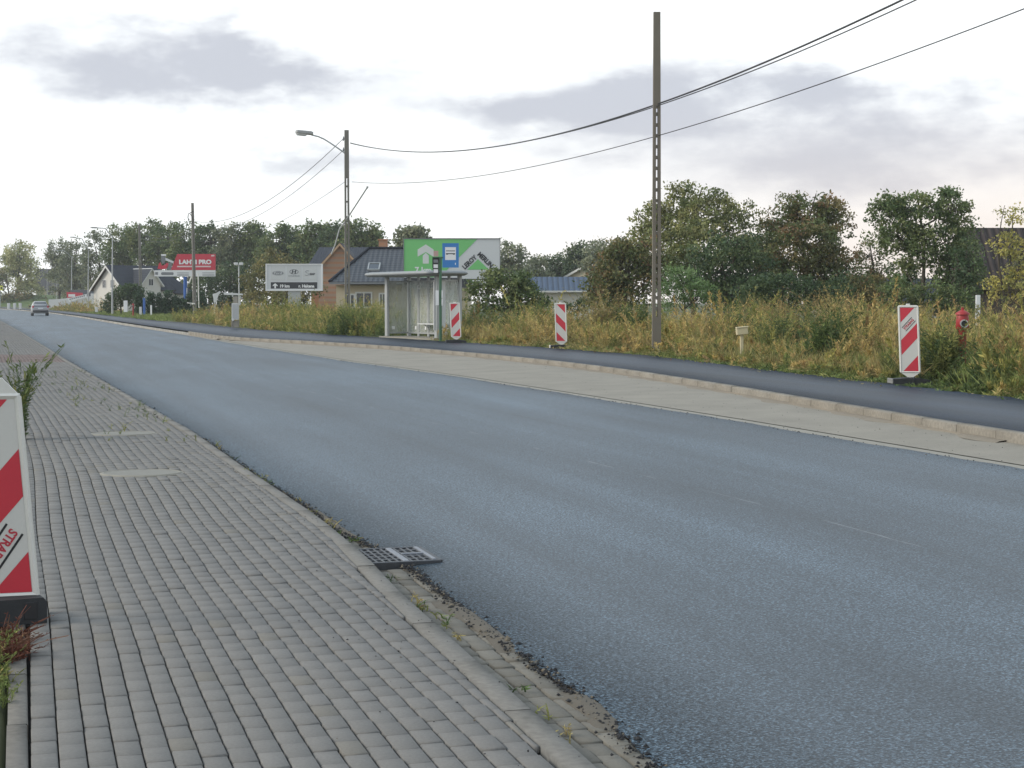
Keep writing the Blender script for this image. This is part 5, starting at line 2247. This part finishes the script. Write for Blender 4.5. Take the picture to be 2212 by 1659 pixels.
for (x, y) in ((-.78, .75), (.78, .75), (-.78, 3.35), (.78, 3.35)):
    a = MB()
    a.tube([(x - .1, y, .31), (x + .1, y, .31)], .31, 20)
    wl_ = a.build('wheel', M['rubber'], car)
    a = MB()
    a.tube([(x - .105, y, .31), (x + .105, y, .31)], .2, 16)
    a.build('rim', M['steel'], wl_)


# ------------------------------------------------------------------ trees and shrubs
def at_ground(x, Y, z=.28):
    p = D(x, 700, Y)
    return (p.x, p.y, z)


tree('poplar_tree', 'tall light-leaved tree just behind the tall concrete pole', at_ground(1500, 40), [(1500, 468, 95, 55), (1435, 490, 60, 55), (1580, 480, 55, 45), (1395, 505, 35, 28), (1530, 540, 90, 60, -1), (1440, 560, 60, 60, -1), (1620, 520, 30, 50)],
     40, 'olive', 480, 40, .17, .24, .16)
tree('broadleaf_tree', 'dark bushy tree low in front of the light-leaved tall tree', at_ground(1570, 37), [(1560, 570, 70, 55), (1500, 590, 45, 50), (1625, 590, 50, 50), (1590, 630, 80, 40)], 37, 'dark', 230, 36, .17, .28, .14)
tree('acacia_tree', 'round reddish-tinged tree in the middle of the right-hand trees', at_ground(1745, 40), [(1745, 465, 75, 42), (1690, 490, 50, 50), (1800, 490, 48, 50), (1735, 540, 100, 55, -1), (1700, 590, 70, 45, -1), (1800, 575, 55, 50, -1)],
     40, 'rust', 480, 40, .17, .24, .16)
tree('acacia_tree', 'open acacia with layered tufts and gaps of sky, left of the dark barn', at_ground(1985, 36), [(1985, 445, 75, 32), (1915, 458, 45, 30), (2050, 450, 48, 40), (2080, 500, 38, 42), (1940, 510, 60, 35), (2020, 530, 80, 45), (2060, 585, 55, 45), (1960, 590, 45, 35, 1)],
     36, 'mid', 460, 38, .16, .22, .13)
tree('acacia_tree', 'thin small acacia in the gap between the two big acacias', at_ground(1880, 41), [(1880, 545, 42, 30), (1860, 590, 40, 35), (1905, 590, 35, 35), (1880, 630, 50, 30)], 41, 'rust', 110, 26, .15, .22, .09)
tree('broadleaf_tree', 'slim dark tree filling the gap between the light-leaved and the reddish tree', at_ground(1655, 41), [(1655, 530, 38, 40), (1640, 575, 40, 45), (1670, 610, 45, 40)], 41, 'mid', 170, 36, .16, .24, .1)
tree('broadleaf_bush', 'low tangled bush under the gap between the two big acacias', at_ground(1865, 38), [(1865, 635, 50, 38), (1910, 645, 40, 32), (1830, 640, 40, 30)], 38, 'rust', 150, 34, .15, .24, .07, 'bush')
tree('broadleaf_bush', 'dark dense bush closing the foot of the tall light-leaved tree', at_ground(1600, 39), [(1600, 630, 60, 40), (1545, 645, 45, 32), (1655, 645, 45, 34)], 39, 'dark', 190, 36, .16, .25, .08, 'bush')
tree('broadleaf_bush', 'dark bush under the right side of the reddish acacia', at_ground(1815, 39), [(1810, 605, 42, 42), (1840, 635, 45, 34), (1780, 640, 40, 34)], 39, 'mid', 180, 36, .16, .25, .08, 'bush')
tree('ash_tree', 'yellowish young tree in front of the dark barn', at_ground(2188, 33), [(2188, 466, 30, 22), (2175, 530, 24, 34), (2205, 560, 30, 40), (2180, 620, 45, 40)], 33, 'yellow', 110, 26, .14, .2, .08, multi=2)
tree('broadleaf_tree', 'dark ivy-heavy tree stem beside the corner of the barn', at_ground(2100, 35), [(2095, 580, 28, 70), (2085, 640, 35, 45)], 35, 'dark', 90, 34, .15, .22, .16)
tree('shrub_tree', 'wide olive-brown shrubby tree left of the tall concrete pole', at_ground(1345, 38), [(1345, 575, 62, 55), (1300, 610, 40, 45), (1390, 560, 50, 45), (1390, 620, 60, 45), (1330, 640, 60, 35)], 38, 'rust', 260, 38, .17, .27, .14)
tree('willow_bush', 'fresh light green bush right of the tall concrete pole', at_ground(1475, 30), [(1475, 605, 36, 30), (1455, 640, 40, 32), (1505, 640, 38, 30)], 30, 'fresh', 130, 36, .13, .18, .06, 'bush', aspect=.3, droop=-.3)
tree('broadleaf_bush', 'dark green bush under the middle of the right-hand trees', at_ground(1690, 34), [(1690, 630, 55, 40), (1640, 645, 45, 35), (1740, 640, 45, 38), (1800, 640, 50, 38)], 34, 'dark', 200, 36, .15, .24, .08, 'bush')
tree('broadleaf_bush', 'dark bush below the open acacia, beside the grey shed', at_ground(1960, 34), [(1940, 640, 50, 35), (2010, 645, 45, 35), (2060, 655, 40, 30)], 34, 'mid', 130, 34, .14, .22, .07, 'bush')
tree('elder_bush', 'dark green bush overlapping the lower right of the green billboard', at_ground(1085, 36), [(1085, 635, 48, 42), (1040, 640, 32, 38), (1135, 650, 40, 38), (1120, 612, 30, 24), (1165, 665, 28, 28)], 36, 'mid', 230, 34, .15, .22, .08, 'bush')
tree('small_bush', 'dark low bush before the white wall of the blue-roofed house', at_ground(1250, 40), [(1262, 660, 18, 16), (1235, 668, 20, 12)], 40, 'dark', 40, 24, .12, .14, .05, 'bush')

# background wood right of the billboard
for i, (x, y, rx, ry, Y, pal, lab) in enumerate((
        (1105, 560, 34, 30, 90, 'grey', 'grey-green tree showing just right of the green billboard'),
        (1150, 580, 30, 22, 95, 'grey', 'small grey-green tree between the billboard and the pines'),
        (1205, 575, 26, 24, 100, 'dark', 'dark scraggy pine left above the blue roof'),
        (1250, 555, 26, 30, 98, 'dark', 'taller dark pine right above the blue roof'),
        (1295, 550, 34, 36, 92, 'grey', 'grey-green tree over the right end of the blue roof'),
        (1345, 540, 34, 30, 95, 'dark', 'dark far tree behind the olive-brown shrubby tree'))):
    tree('distant_tree', lab, at_ground(x, Y), [(x, y, rx, ry), (x - rx * .5, y + ry * .8, rx * .8, ry), (x + rx * .5, y + ry * 1.1, rx * .8, ry)], Y, pal, 130, 26, .36, .5, .2, group='distant trees behind the blue-roofed house')

# the tall wood behind the houses on the left
wood = [
    (128, 545, 28, 32, 160, 'grey'), (165, 555, 30, 40, 150, 'grey'), (215, 545, 34, 45, 140, 'grey'), (262, 515, 36, 30, 130, 'mid'), (312, 505, 40, 26, 128, 'mid'), (362, 512, 36, 30, 125, 'mid'),
    (408, 518, 36, 36, 118, 'mid'), (455, 520, 34, 32, 116, 'dark'), (500, 520, 32, 30, 112, 'grey'), (545, 512, 34, 26, 112, 'mid'), (597, 525, 34, 32, 108, 'mid'), (640, 520, 30, 28, 108, 'dark'),
    (682, 508, 36, 28, 104, 'mid'), (730, 520, 34, 34, 102, 'dark'), (775, 505, 36, 30, 100, 'mid'), (808, 530, 26, 28, 100, 'mid'), (893, 510, 26, 14, 85, 'grey'),
]
marks = ['far pale tree left end of the wood, over the grassy bank', 'tree behind the farthest street lamps', 'tree behind the top of the tallest grey street lamp', 'tree over the ridge of the white gabled house',
         'rounded tree above the white house roof, left of its concrete pole', 'tree above the left corner of the red billboard', 'tree behind the cable loop on the concrete pole', 'dark tree behind the right end of the red billboard',
         'greyish tree right of the red billboard', 'tree in the wood above the yard lamp', 'tree rising over the left corner of the grey billboard', 'dark tree over the middle of the grey billboard',
         'tree left of the lamp pole, over the brick house', 'dark tree right behind the brick gable', 'tree just right of the lamp pole top, over the tiled roof', 'tree over the chimney of the tiled house', 'pale treetop peeping left of the green billboard']
for (x, y, rx, ry, Y, pal), lab in zip(wood, marks):
    lob = [(x, y, rx, ry), (x - rx * .55, y + ry * 1.0, rx * .8, ry * .9), (x + rx * .55, y + ry * 1.1, rx * .8, ry * .9), (x, y + ry * 2.1, rx * .9, ry)]
    tree('wood_tree', lab, at_ground(x, Y, .2), lob, Y, pal, 210, 30, .42, .55, .3, group='trees of the wood behind the houses', depth=.7)
tree('poplar_tree', 'big pale yellow-green tree at the far left beyond the car', at_ground(40, 190, .3), [(42, 545, 30, 28), (24, 575, 24, 30), (62, 575, 24, 32), (42, 600, 40, 35), (60, 630, 34, 28)], 190, 'pale', 300, 30, .55, .75, .45)
tree('broadleaf_tree', 'dark hedge-like tree at the far left edge under the pale tree', at_ground(20, 180, .3), [(0, 615, 22, 25), (30, 645, 40, 18), (75, 645, 28, 16), (-15, 640, 30, 25)], 180, 'rust', 170, 30, .5, .7, .3)
tree('maple_tree', 'brown-green tree behind and left of the grey billboard', at_ground(590, 74, .3), [(585, 575, 46, 34), (560, 610, 36, 36), (620, 600, 46, 36), (600, 645, 70, 26), (665, 620, 34, 30)], 74, 'brown', 300, 32, .27, .36, .2)
tree('broadleaf_tree', 'dark green tree right of the red billboard post', at_ground(500, 92, .2), [(505, 600, 34, 40), (480, 640, 30, 26), (530, 640, 30, 28), (450, 620, 30, 34)], 92, 'dark', 230, 30, .32, .45, .2)
tree('broadleaf_tree', 'dark green bush-tree at the left of the white gabled house gable', at_ground(262, 80, .2), [(262, 640, 22, 22), (285, 635, 20, 24), (240, 655, 16, 18)], 80, 'dark', 130, 30, .25, .32, .1)
th_px = [(326, 662, 10, 26), (345, 664, 10, 25), (362, 660, 11, 28), (381, 664, 10, 25), (300, 660, 10, 26), (408, 660, 12, 30), (434, 660, 14, 28), (395, 668, 10, 20)]
th_lab = ['conifer just right of the far concrete pole', 'conifer before the white house wall, between pole and blue billboard post', 'fullest conifer before the white house wall', 'slim conifer left of the blue billboard post',
          'conifer left of the far concrete pole behind the small hydrant', 'conifer directly behind the blue billboard post', 'broad conifer right of the concrete pole with the cable loop', 'short conifer at the foot of the blue billboard post']
for (x, y, rx, ry), lab in zip(th_px, th_lab):
    lob = [(x, y + ry * .55, rx, ry * .5), (x, y, rx * .8, ry * .5), (x, y - ry * .6, rx * .45, ry * .45)]
    tree('conifer', lab, at_ground(x, 76, .1), lob, 76, 'thuja', 80, 30, .2, .2, .07, group='row of conifers before the white house', droop=-.6)

# ------------------------------------------------------------------ weeds
WP['mug'] = [(.075, .115, .05, 3), (.10, .14, .055, 2), (.13, .15, .06, 1)]


def vnoise(x, y):
    return .5 + .25 * (math.sin(x * 1.5 + 1.3 * math.sin(y * .35)) + math.sin(y * .55 + 1.7 * math.sin(x * .9 + 2)))


def hollow(x, y):
    return .42 + .5 * math.sin(x * 2.3 + 2 * math.sin(y * .42 + 1)) * math.sin(y * .8 + 1.5 * math.sin(x * 1.3))


def zone(n, l0, l1, d0, d1, h0, h1, kindf, clear=(), edge=True):
    pts, hts, kinds = [], [], []
    while len(pts) < n:
        l = random.uniform(l0, l1)
        d = d0 + (d1 - d0) * random.random()
        lat = interp(WR, l) + d
        x, y = LL(lat, l)
        if any(math.hypot(x - a, y - b) < r for a, b, r in clear):
            continue
        v = vnoise(x, y)
        h = (h0 + (h1 - h0) * min(1, (d - d0) / (1.6))) if edge else random.uniform(h0, h1)
        h *= .42 + 1.0 * v
        if hollow(x, y) < .4:
            h *= .36
        pts.append((x, y, Z_WALK - .03))
        hts.append(h * random.uniform(.75, 1.15))
        kinds.append(kindf(l, d, v))
    return pts, hts, kinds


def ch(*opts):
    return random.choice(opts)


shc = [(sh.location.x + ax.x * t * SL + px_.x * d_, sh.location.y + ax.y * t * SL + px_.y * d_, .95) for t in (0, .33, .66, 1) for d_ in (0, .9)]
BRD = [U(2276, 960, Z_WALK), U(1404, 871, Z_WALK), U(1141, 857, Z_WALK)]
clr = [(q.x * k_, q.y * k_, .75) for q in BRD for k_ in (1.0, .96, .98, 1.01)] + [(P1.x, P1.y, .35), (HYD.x, HYD.y, .34), (HYD.x - .1, HYD.y - .6, .5), (HYD.x - .2, HYD.y - 1.2, .5), (HYD.x + .2, HYD.y + .1, .4), (STK.x, STK.y, .3), (STK.x - .03, STK.y - .55, .3), (STK.x - .08, STK.y - 1.1, .3), (bs.location.x, bs.location.y, .5)] + shc

z1 = zone(950, 13, 25, .15, 6.5, .45, 1.05, lambda l, d, v: ch('green', 'mug', 'mug') if v < .4 else (ch('olive', 'mug', 'olive', 'lime') if v < .62 else (ch('olive', 'gold', 'rust'))), clr)
weed_mass('weeds', *z1, stems=5, nleaf=34, nplume=18, leafL=.11, label='tall green and straw-coloured weeds around the red hydrant')
z2 = zone(1050, 25, 53, .15, 5, .5, 1.0, lambda l, d, v: (ch('mug', 'olive', 'green') if v < .34 else (ch('gold', 'olive', 'rust') if v < .6 else ch('gold', 'gold', 'olive'))) if l < 33 else ch('gold', 'gold', 'gold', 'rust', 'olive'), clr)
weed_mass('weeds', *z2, stems=5, nleaf=20, nplume=20, leafL=.13, lean=.26, label='dry golden grasses along the far footway')
z3 = zone(1300, 14, 54, 5, 19, .9, 1.4, lambda l, d, v: ch('rust', 'rust', 'olive') if v > .5 else ch('olive', 'green', 'mug'), clr, False)
weed_mass('weeds', *z3, stems=4, nleaf=24, nplume=20, leafL=.14, label='taller rusty weeds behind the roadside grasses', plume=1.3)
z4 = zone(900, 13, 54, .05, .8, .14, .34, lambda l, d, v: ch('lime', 'green', 'olive') if l < 36 else ch('lime', 'gold'), clr[:1] + shc)
weed_mass('grass', *z4, stems=6, nleaf=9, nplume=0, leafL=.12, lean=.5, label='short green grass fringe at the footway edge')
z5 = zone(800, 54, 82, .2, 7, .6, 1.25, lambda l, d, v: ch('green', 'green', 'olive') if l < 59 else ch('olive', 'lime', 'olive', 'gold'), shc)
weed_mass('weeds', *z5, stems=4, nleaf=20, nplume=10, leafL=.2, label='olive-green weeds left of the bus shelter', plume=1.4, rad=.2)
z6 = zone(430, 82, 101, .5, 7, .55, 1.1, lambda l, d, v: ch('gold', 'olive', 'rust') if v > .4 else ch('rust', 'gold'), [(uc.location.x, uc.location.y, .9), (uc.location.x + .3, uc.location.y - 1.3, 1.0)])
weed_mass('weeds', *z6, stems=4, nleaf=18, nplume=10, leafL=.24, label='golden bushy weeds by the white utility box', plume=1.8, rad=.25)
z7 = zone(700, 104, 172, .2, 5, .15, .3, lambda l, d, v: 'lime')
weed_mass('grass', *z7, stems=6, nleaf=8, nplume=0, leafL=.25, lean=.5, label='mown bright grass on the far verge', rad=.4)
z8 = zone(330, 180, 250, .3, 5, .6, 1.2, lambda l, d, v: ch('gold', 'olive', 'rust'))
weed_mass('weeds', *z8, stems=4, nleaf=16, nplume=10, leafL=.34, label='golden weeds before the low white wall', plume=2.4, rad=.4)
# grassy bank far left
mbk = MB()
c = D(95, 660, 185)
pts = []
for i in range(13):
    for j in range(7):
        u_, v_ = i / 12 * 2 - 1, j / 6 * 2 - 1
        pts.append((c.x + u_ * 13, c.y + v_ * 18, -.2 + 3.3 * max(0, (1 - u_ * u_)) ** .7 * max(0, (1 - v_ * v_)) ** .7))
mbk.faces(pts, [(i * 7 + j, (i + 1) * 7 + j, (i + 1) * 7 + j + 1, i * 7 + j + 1) for i in range(12) for j in range(6)], 0, True)
tag(mbk.build('grassy_hill', mat('bank_grass', (.095, .135, .045), .95, .25, .5)), kind='structure')

WP['mug'] = [(.075, .115, .05, 3), (.10, .14, .055, 2), (.13, .15, .06, 1)]
zb = zone(1500, 14, 54, .25, 8, .75, 1.3, lambda l, d, v: ch('gold', 'gold', 'olive') if l > 24 else ch('olive', 'gold', 'lime'), clr, True)
weed_mass('tall_grass', *zb, stems=3, nleaf=16, nplume=14, leafL=.42, lean=.3, label='wispy straw-coloured tall grass blades among the roadside weeds', upz=(.9, 3.2), wr=(.022, .04), plume=.9, rad=.1)
zc = zone(700, 54, 101, .4, 7, .7, 1.2, lambda l, d, v: ch('gold', 'olive', 'lime'), shc + [(uc.location.x, uc.location.y, .9), (uc.location.x + .3, uc.location.y - 1.3, 1.0)], True)
weed_mass('tall_grass', *zc, stems=3, nleaf=12, nplume=12, leafL=.5, lean=.3, label='wispy yellow-green tall grass left of the bus shelter', upz=(.9, 3.2), wr=(.03, .05), plume=1.2, rad=.15)
# mugwort bushes and a rusty mound standing out of the weeds
for (x, y, rx, ry, Y, pal, lab) in (
        (1365, 690, 52, 34, 26, 'mid', 'dark green mugwort clump in the dry grass left of the tall concrete pole'),
        (1580, 690, 50, 24, 23, 'fresh', 'green mugwort clump between the tall concrete pole and the cream marker stake'),
        (1690, 712, 46, 30, 20, 'olive', 'olive mugwort clump right behind the cream marker stake'),
        (1815, 700, 62, 26, 17.5, 'mid', 'dark green bush low in the weeds left of the largest striped board'),
        (1800, 662, 75, 24, 27, 'brown', 'rusty brown mound of weeds before the acacia trees'),
        (1690, 668, 45, 22, 27, 'brown', 'smaller brown weed clump at the foot of the reddish acacia'),
        (2150, 800, 60, 34, 13.6, 'fresh', 'leafy green bush at the footway edge right of the red hydrant'),
        (2030, 740, 34, 30, 15, 'olive', 'olive weed clump between the largest striped board and the red hydrant'),
        (765, 690, 48, 30, 33.5, 'fresh', 'dark green leafy clump just left of the bus shelter'),
        (625, 668, 22, 18, 45, 'grey', 'grey-green weed clump at the foot of the grey billboard post'),
        (1300, 668, 34, 22, 26, 'brown', 'brown seed-head clump in the dry grass before the shrubby tree')):
    k_ = Y * KD / FPX
    c0 = D(x, y, Y)
    top_ = c0.z + ry * k_ - Z_WALK
    n_ = 34
    pts = [(0 + rng.normal(0, rx * k_ * .5), rng.normal(0, rx * k_ * .55), 0) for _ in range(n_)]
    hs = [max(.3, top_ * (1.32 - .45 * min(1, abs(q[0]) / (rx * k_))) * random.uniform(.75, 1.1)) for q in pts]
    o = weed_mass('weed_clump', pts, hs, [random.choice({'mid': ('green', 'green', 'mug'), 'dark': ('mug', 'mug', 'green'), 'olive': ('olive', 'mug'), 'brown': ('rust', 'rust', 'gold'), 'fresh': ('green', 'lime', 'mug'), 'grey': ('mug', 'olive')}[pal]) for _ in pts],
                  5, 52, 8, .15, .3, kind=None, rad=.1)
    o.location = (c0.x, c0.y, Z_WALK - .04)
    tag(o, lab, 'bush', 'clumps standing out of the roadside weeds')

# leafy weed behind the near striped board
p = U(44, 1098, 0)
wp = thing('weed_plant', (p.x, p.y, 0), 'tall leafy green weed at the pavement edge behind the near striped board', 'weed')
o = weed_mass('leafy_stems', [(0, 0, 0)] * 4, [1.2, 1.05, 1.25, .9], ['mug', 'green', 'mug', 'olive'], 10, 170, 10, .06, .27, kind=None, parent=wp, rad=.06)
# pavement sprigs
sp_pts, sp_h, sp_k = [], [], []
while len(sp_pts) < 75:
    l = random.uniform(18, 37)
    lat = interp(KL_OUT, l) - random.uniform(.1, 1.0) ** 1.3
    if math.sin(l * 1.1) + math.sin(lat * 7 + l) < -.4:
        continue
    x, y = LL(lat, l)
    sp_pts.append((x, y, .0))
    sp_h.append(random.uniform(.05, .17))
    sp_k.append(ch('green', 'olive', 'green'))
weed_mass('weed_sprigs', sp_pts, sp_h, sp_k, 2, 6, 0, .05, .5, label='scattered small weed sprigs in the pavement joints', rad=.015)
gp, gh, gk = [], [], []
for _ in range(34):
    l = random.uniform(4, 19)
    x, y = LL(interp(KL_OUT, l) + random.uniform(.0, .1), l)
    gp.append((x, y, -.05))
    gh.append(random.uniform(.03, .1))
    gk.append(ch('green', 'gold', 'olive'))
weed_mass('weed_sprigs', gp, gh, gk, 3, 5, 0, .045, .6, label='tiny sprigs growing along the gutter', rad=.02)
# near-left verge
vp, vh, vk = [], [], []
for _ in range(90):
    q2 = U(random.uniform(-60, 12), random.uniform(1590, 1760), 0)
    if to_ll(q2.x, q2.y)[0] < -.10:
        vp.append((q2.x, q2.y, -.02))
        vh.append(random.uniform(.05, .15))
        vk.append(ch('lime', 'lime', 'gold'))
weed_mass('grass', vp, vh, vk, 6, 14, 2, .035, .4, plume=.25, label='yellow-green grass at the near pavement edge', rad=.04)
vp, vh, vk = [], [], []
for _ in range(1300):
    l = random.uniform(2, 60)
    lat = RO(l) - max(0, l - 16) * .03 - .2 - abs(random.gauss(0, 1.3))
    x, y = LL(lat, l)
    vp.append((x, y, -.03))
    vh.append(random.uniform(.05, .16))
    vk.append(ch('lime', 'green', 'olive'))
weed_mass('grass', vp, vh, vk, 5, 8, 0, .09, .5, label='low rough grass on the near side verge', rad=.12, upz=(.2, 1.6), wr=(.06, .12))
vp, vh, vk = [], [], []
for _ in range(20):
    q2 = U(random.uniform(5, 55), random.uniform(1600, 1660), 0)
    vp.append((q2.x, q2.y, 0))
    vh.append(random.uniform(.06, .16))
    vk.append('rust')
WP['russet'] = [(.15, .06, .042, 2), (.19, .10, .065, 1)]
weed_mass('dry_grass', vp, vh, ['russet'] * len(vp), 6, 12, 0, .035, .9, label='flattened reddish dry grass on the pavement below the near board', rad=.03)

lp, = ([],)
for _ in range(70):
    l = random.uniform(15, 34)
    x, y = LL(interp(WR, l) - abs(random.gauss(0, .28)), l)
    lp.append((x, y, Z_WALK + .014))
lp = np.array(lp)
dd = unit(np.c_[rng.normal(size=(70, 2)), rng.uniform(.05, .3, 70)])
V, F = leaves(lp, dd, rng.uniform(.04, .09, 70), rng.uniform(.025, .05, 70), np.tile((0, 0, 1.0), (70, 1)) + rng.normal(0, .2, (70, 3)))
WP['fall'] = [(.36, .30, .12, 2), (.40, .34, .2, 1), (.30, .12, .05, .5)]
tag(np_mesh('fallen_leaves', V, F, M['weed'], np.repeat(pick(WP['fall'], 70), 4, axis=0)), 'yellowish fallen leaves along the grass side of the footway', None, kind='stuff')
zs = zone(260, 14, 54, .6, 14, 1.1, 1.65, lambda l, d, v: ch('rust', 'gold', 'olive'), clr, False)
weed_mass('weeds', *zs, stems=2, nleaf=9, nplume=46, leafL=.12, lean=.16, label='tall feathery seed stalks rising above the other weeds', plume=1.5, rad=.05)

# ------------------------------------------------------------------ crumbs of asphalt and gravel on the gutter and kerb
V, F, Cc = [], [], []


def crumb(x, y, z, s_):
    n0 = len(V)
    d = rng.normal(size=(6, 3))
    base = np.array(((1, 0, 0), (-1, 0, 0), (0, 1, 0), (0, -1, 0), (0, 0, .8), (0, 0, -.5)))
    for k in range(6):
        q3 = base[k] * s_ * (1 + .35 * d[k])
        V.append((x + q3[0], y + q3[1], z + q3[2]))
    for f_ in ((0, 2, 4), (2, 1, 4), (1, 3, 4), (3, 0, 4), (2, 0, 5), (1, 2, 5), (3, 1, 5), (0, 3, 5)):
        F.append(tuple(n0 + i for i in f_))
    c = random.choice(((.022, .022, .024), (.035, .035, .037), (.028, .028, .03), (.03, .03, .03), (.018, .018, .02), (.16, .135, .10)))
    Cc.extend([c] * 6)


for _ in range(4800):
    l = random.uniform(4.5, 19) if random.random() < .8 else random.uniform(19, 45)
    lat = interp(ASL, l) + random.gauss(-.012, .028)
    if lat < f_ko(l) + .01:
        continue
    x, y = LL(lat, l)
    crumb(x, y, -.045 if lat < interp(ASL, l) else road_z(lat, l), random.uniform(.003, .012) * (1 if random.random() < .93 else 1.8))
for _ in range(200):
    l = random.uniform(4.5, 15)
    lat = f_ko(l) - abs(random.gauss(0, .35))
    x, y = LL(lat, l)
    crumb(x, y, pave_z(x, y) + .004, random.uniform(.002, .006))
for _ in range(500):
    l = random.uniform(12, 46)
    lat = interp(ASR, l) + random.gauss(.0, .05)
    x, y = LL(lat, l)
    crumb(x, y, .12 if lat > interp(ASR, l) else road_z(lat, l), random.uniform(.004, .014))
for _ in range(420):
    l = random.uniform(12, 52)
    a_, b_ = interp(ASR, l) + .2, f_kr(l) - .02
    if b_ - a_ < .1:
        continue
    t_ = random.random() ** (.45 if random.random() < .6 else 2.2)
    x, y = LL(a_ + (b_ - a_) * t_, l)
    crumb(x, y, .134 + .052 * t_, random.uniform(.003, .008))
o = np_mesh('gravel', np.array(V), np.array(F), M['kerb'], np.array(Cc))
tag(o, 'black and sandy crumbs scattered along the asphalt edges and the bay', None, kind='stuff')
# drifted sand in the gutter
V, F = [], []
for (l0, l1, a0, a1) in ((7.0, 8.4, .05, .13), (5.6, 6.3, .02, .15), (10.6, 12.4, .03, .07), (4.2, 4.8, .1, .13)):
    nl, nw_ = 26, 8
    n0 = len(V)
    for i in range(nl + 1):
        for j in range(nw_ + 1):
            l = l0 + (l1 - l0) * i / nl
            u_ = j / nw_
            lat = interp(ASL, l) + .04 - (a1 + .03 * math.sin(l * 4)) * (1 - u_)
            x, y = LL(max(lat, f_ko(l) + .004), l)
            hgt = math.sin(math.pi * i / nl) ** .6 * math.sin(math.pi * u_) ** .6
            V.append((x, y, -.058 + .019 * hgt + random.gauss(0, .0016)))
    for i in range(nl):
        for j in range(nw_):
            F.append((n0 + i * (nw_ + 1) + j, n0 + i * (nw_ + 1) + j + 1, n0 + (i + 1) * (nw_ + 1) + j + 1, n0 + (i + 1) * (nw_ + 1) + j))
o = np_mesh('sand_drift', np.array(V), np.array(F), M['sand'])
tag(o, 'brown sand drifted into the gutter beside the asphalt', None, kind='stuff')
nl = 260
V, F = [], []
n0 = 0
for i in range(nl + 1):
    l = 14 + 46 * i / nl
    w_ = .10 + .07 * math.sin(l * 1.9) + .05 * math.sin(l * 5.3)
    for j in range(4):
        lat = f_kr(l) + .004 - max(.02, w_) * j / 3
        x, y = LL(lat, l)
        V.append((x, y, .19 + (.016, .010, .003, -.012)[j] + random.gauss(0, .0012)))
for i in range(nl):
    for j in range(3):
        F.append((n0 + i * 4 + j, n0 + i * 4 + j + 1, n0 + (i + 1) * 4 + j + 1, n0 + (i + 1) * 4 + j))
tag(np_mesh('sand_drift', np.array(V), np.array(F), M['pale_sand']), 'pale sand washed up along the foot of the bay kerb', None, kind='stuff')

# ------------------------------------------------------------------ the slightly hazy air
hz = MB()
hz.box((0, 140, 22), (1500, 1500, 50))
hm = bpy.data.materials.new('haze_air')
hm.use_nodes = True
hm.node_tree.nodes.clear()
ho = hm.node_tree.nodes.new('ShaderNodeOutputMaterial')
hv = hm.node_tree.nodes.new('ShaderNodeVolumePrincipled')
hv.inputs['Color'].default_value = (.95, .96, .97, 1)
hv.inputs['Density'].default_value = .0003
hm.node_tree.links.new(hv.outputs[0], ho.inputs['Volume'])
tag(hz.build('haze', hm), 'thin pale haze in the evening air', kind='stuff')
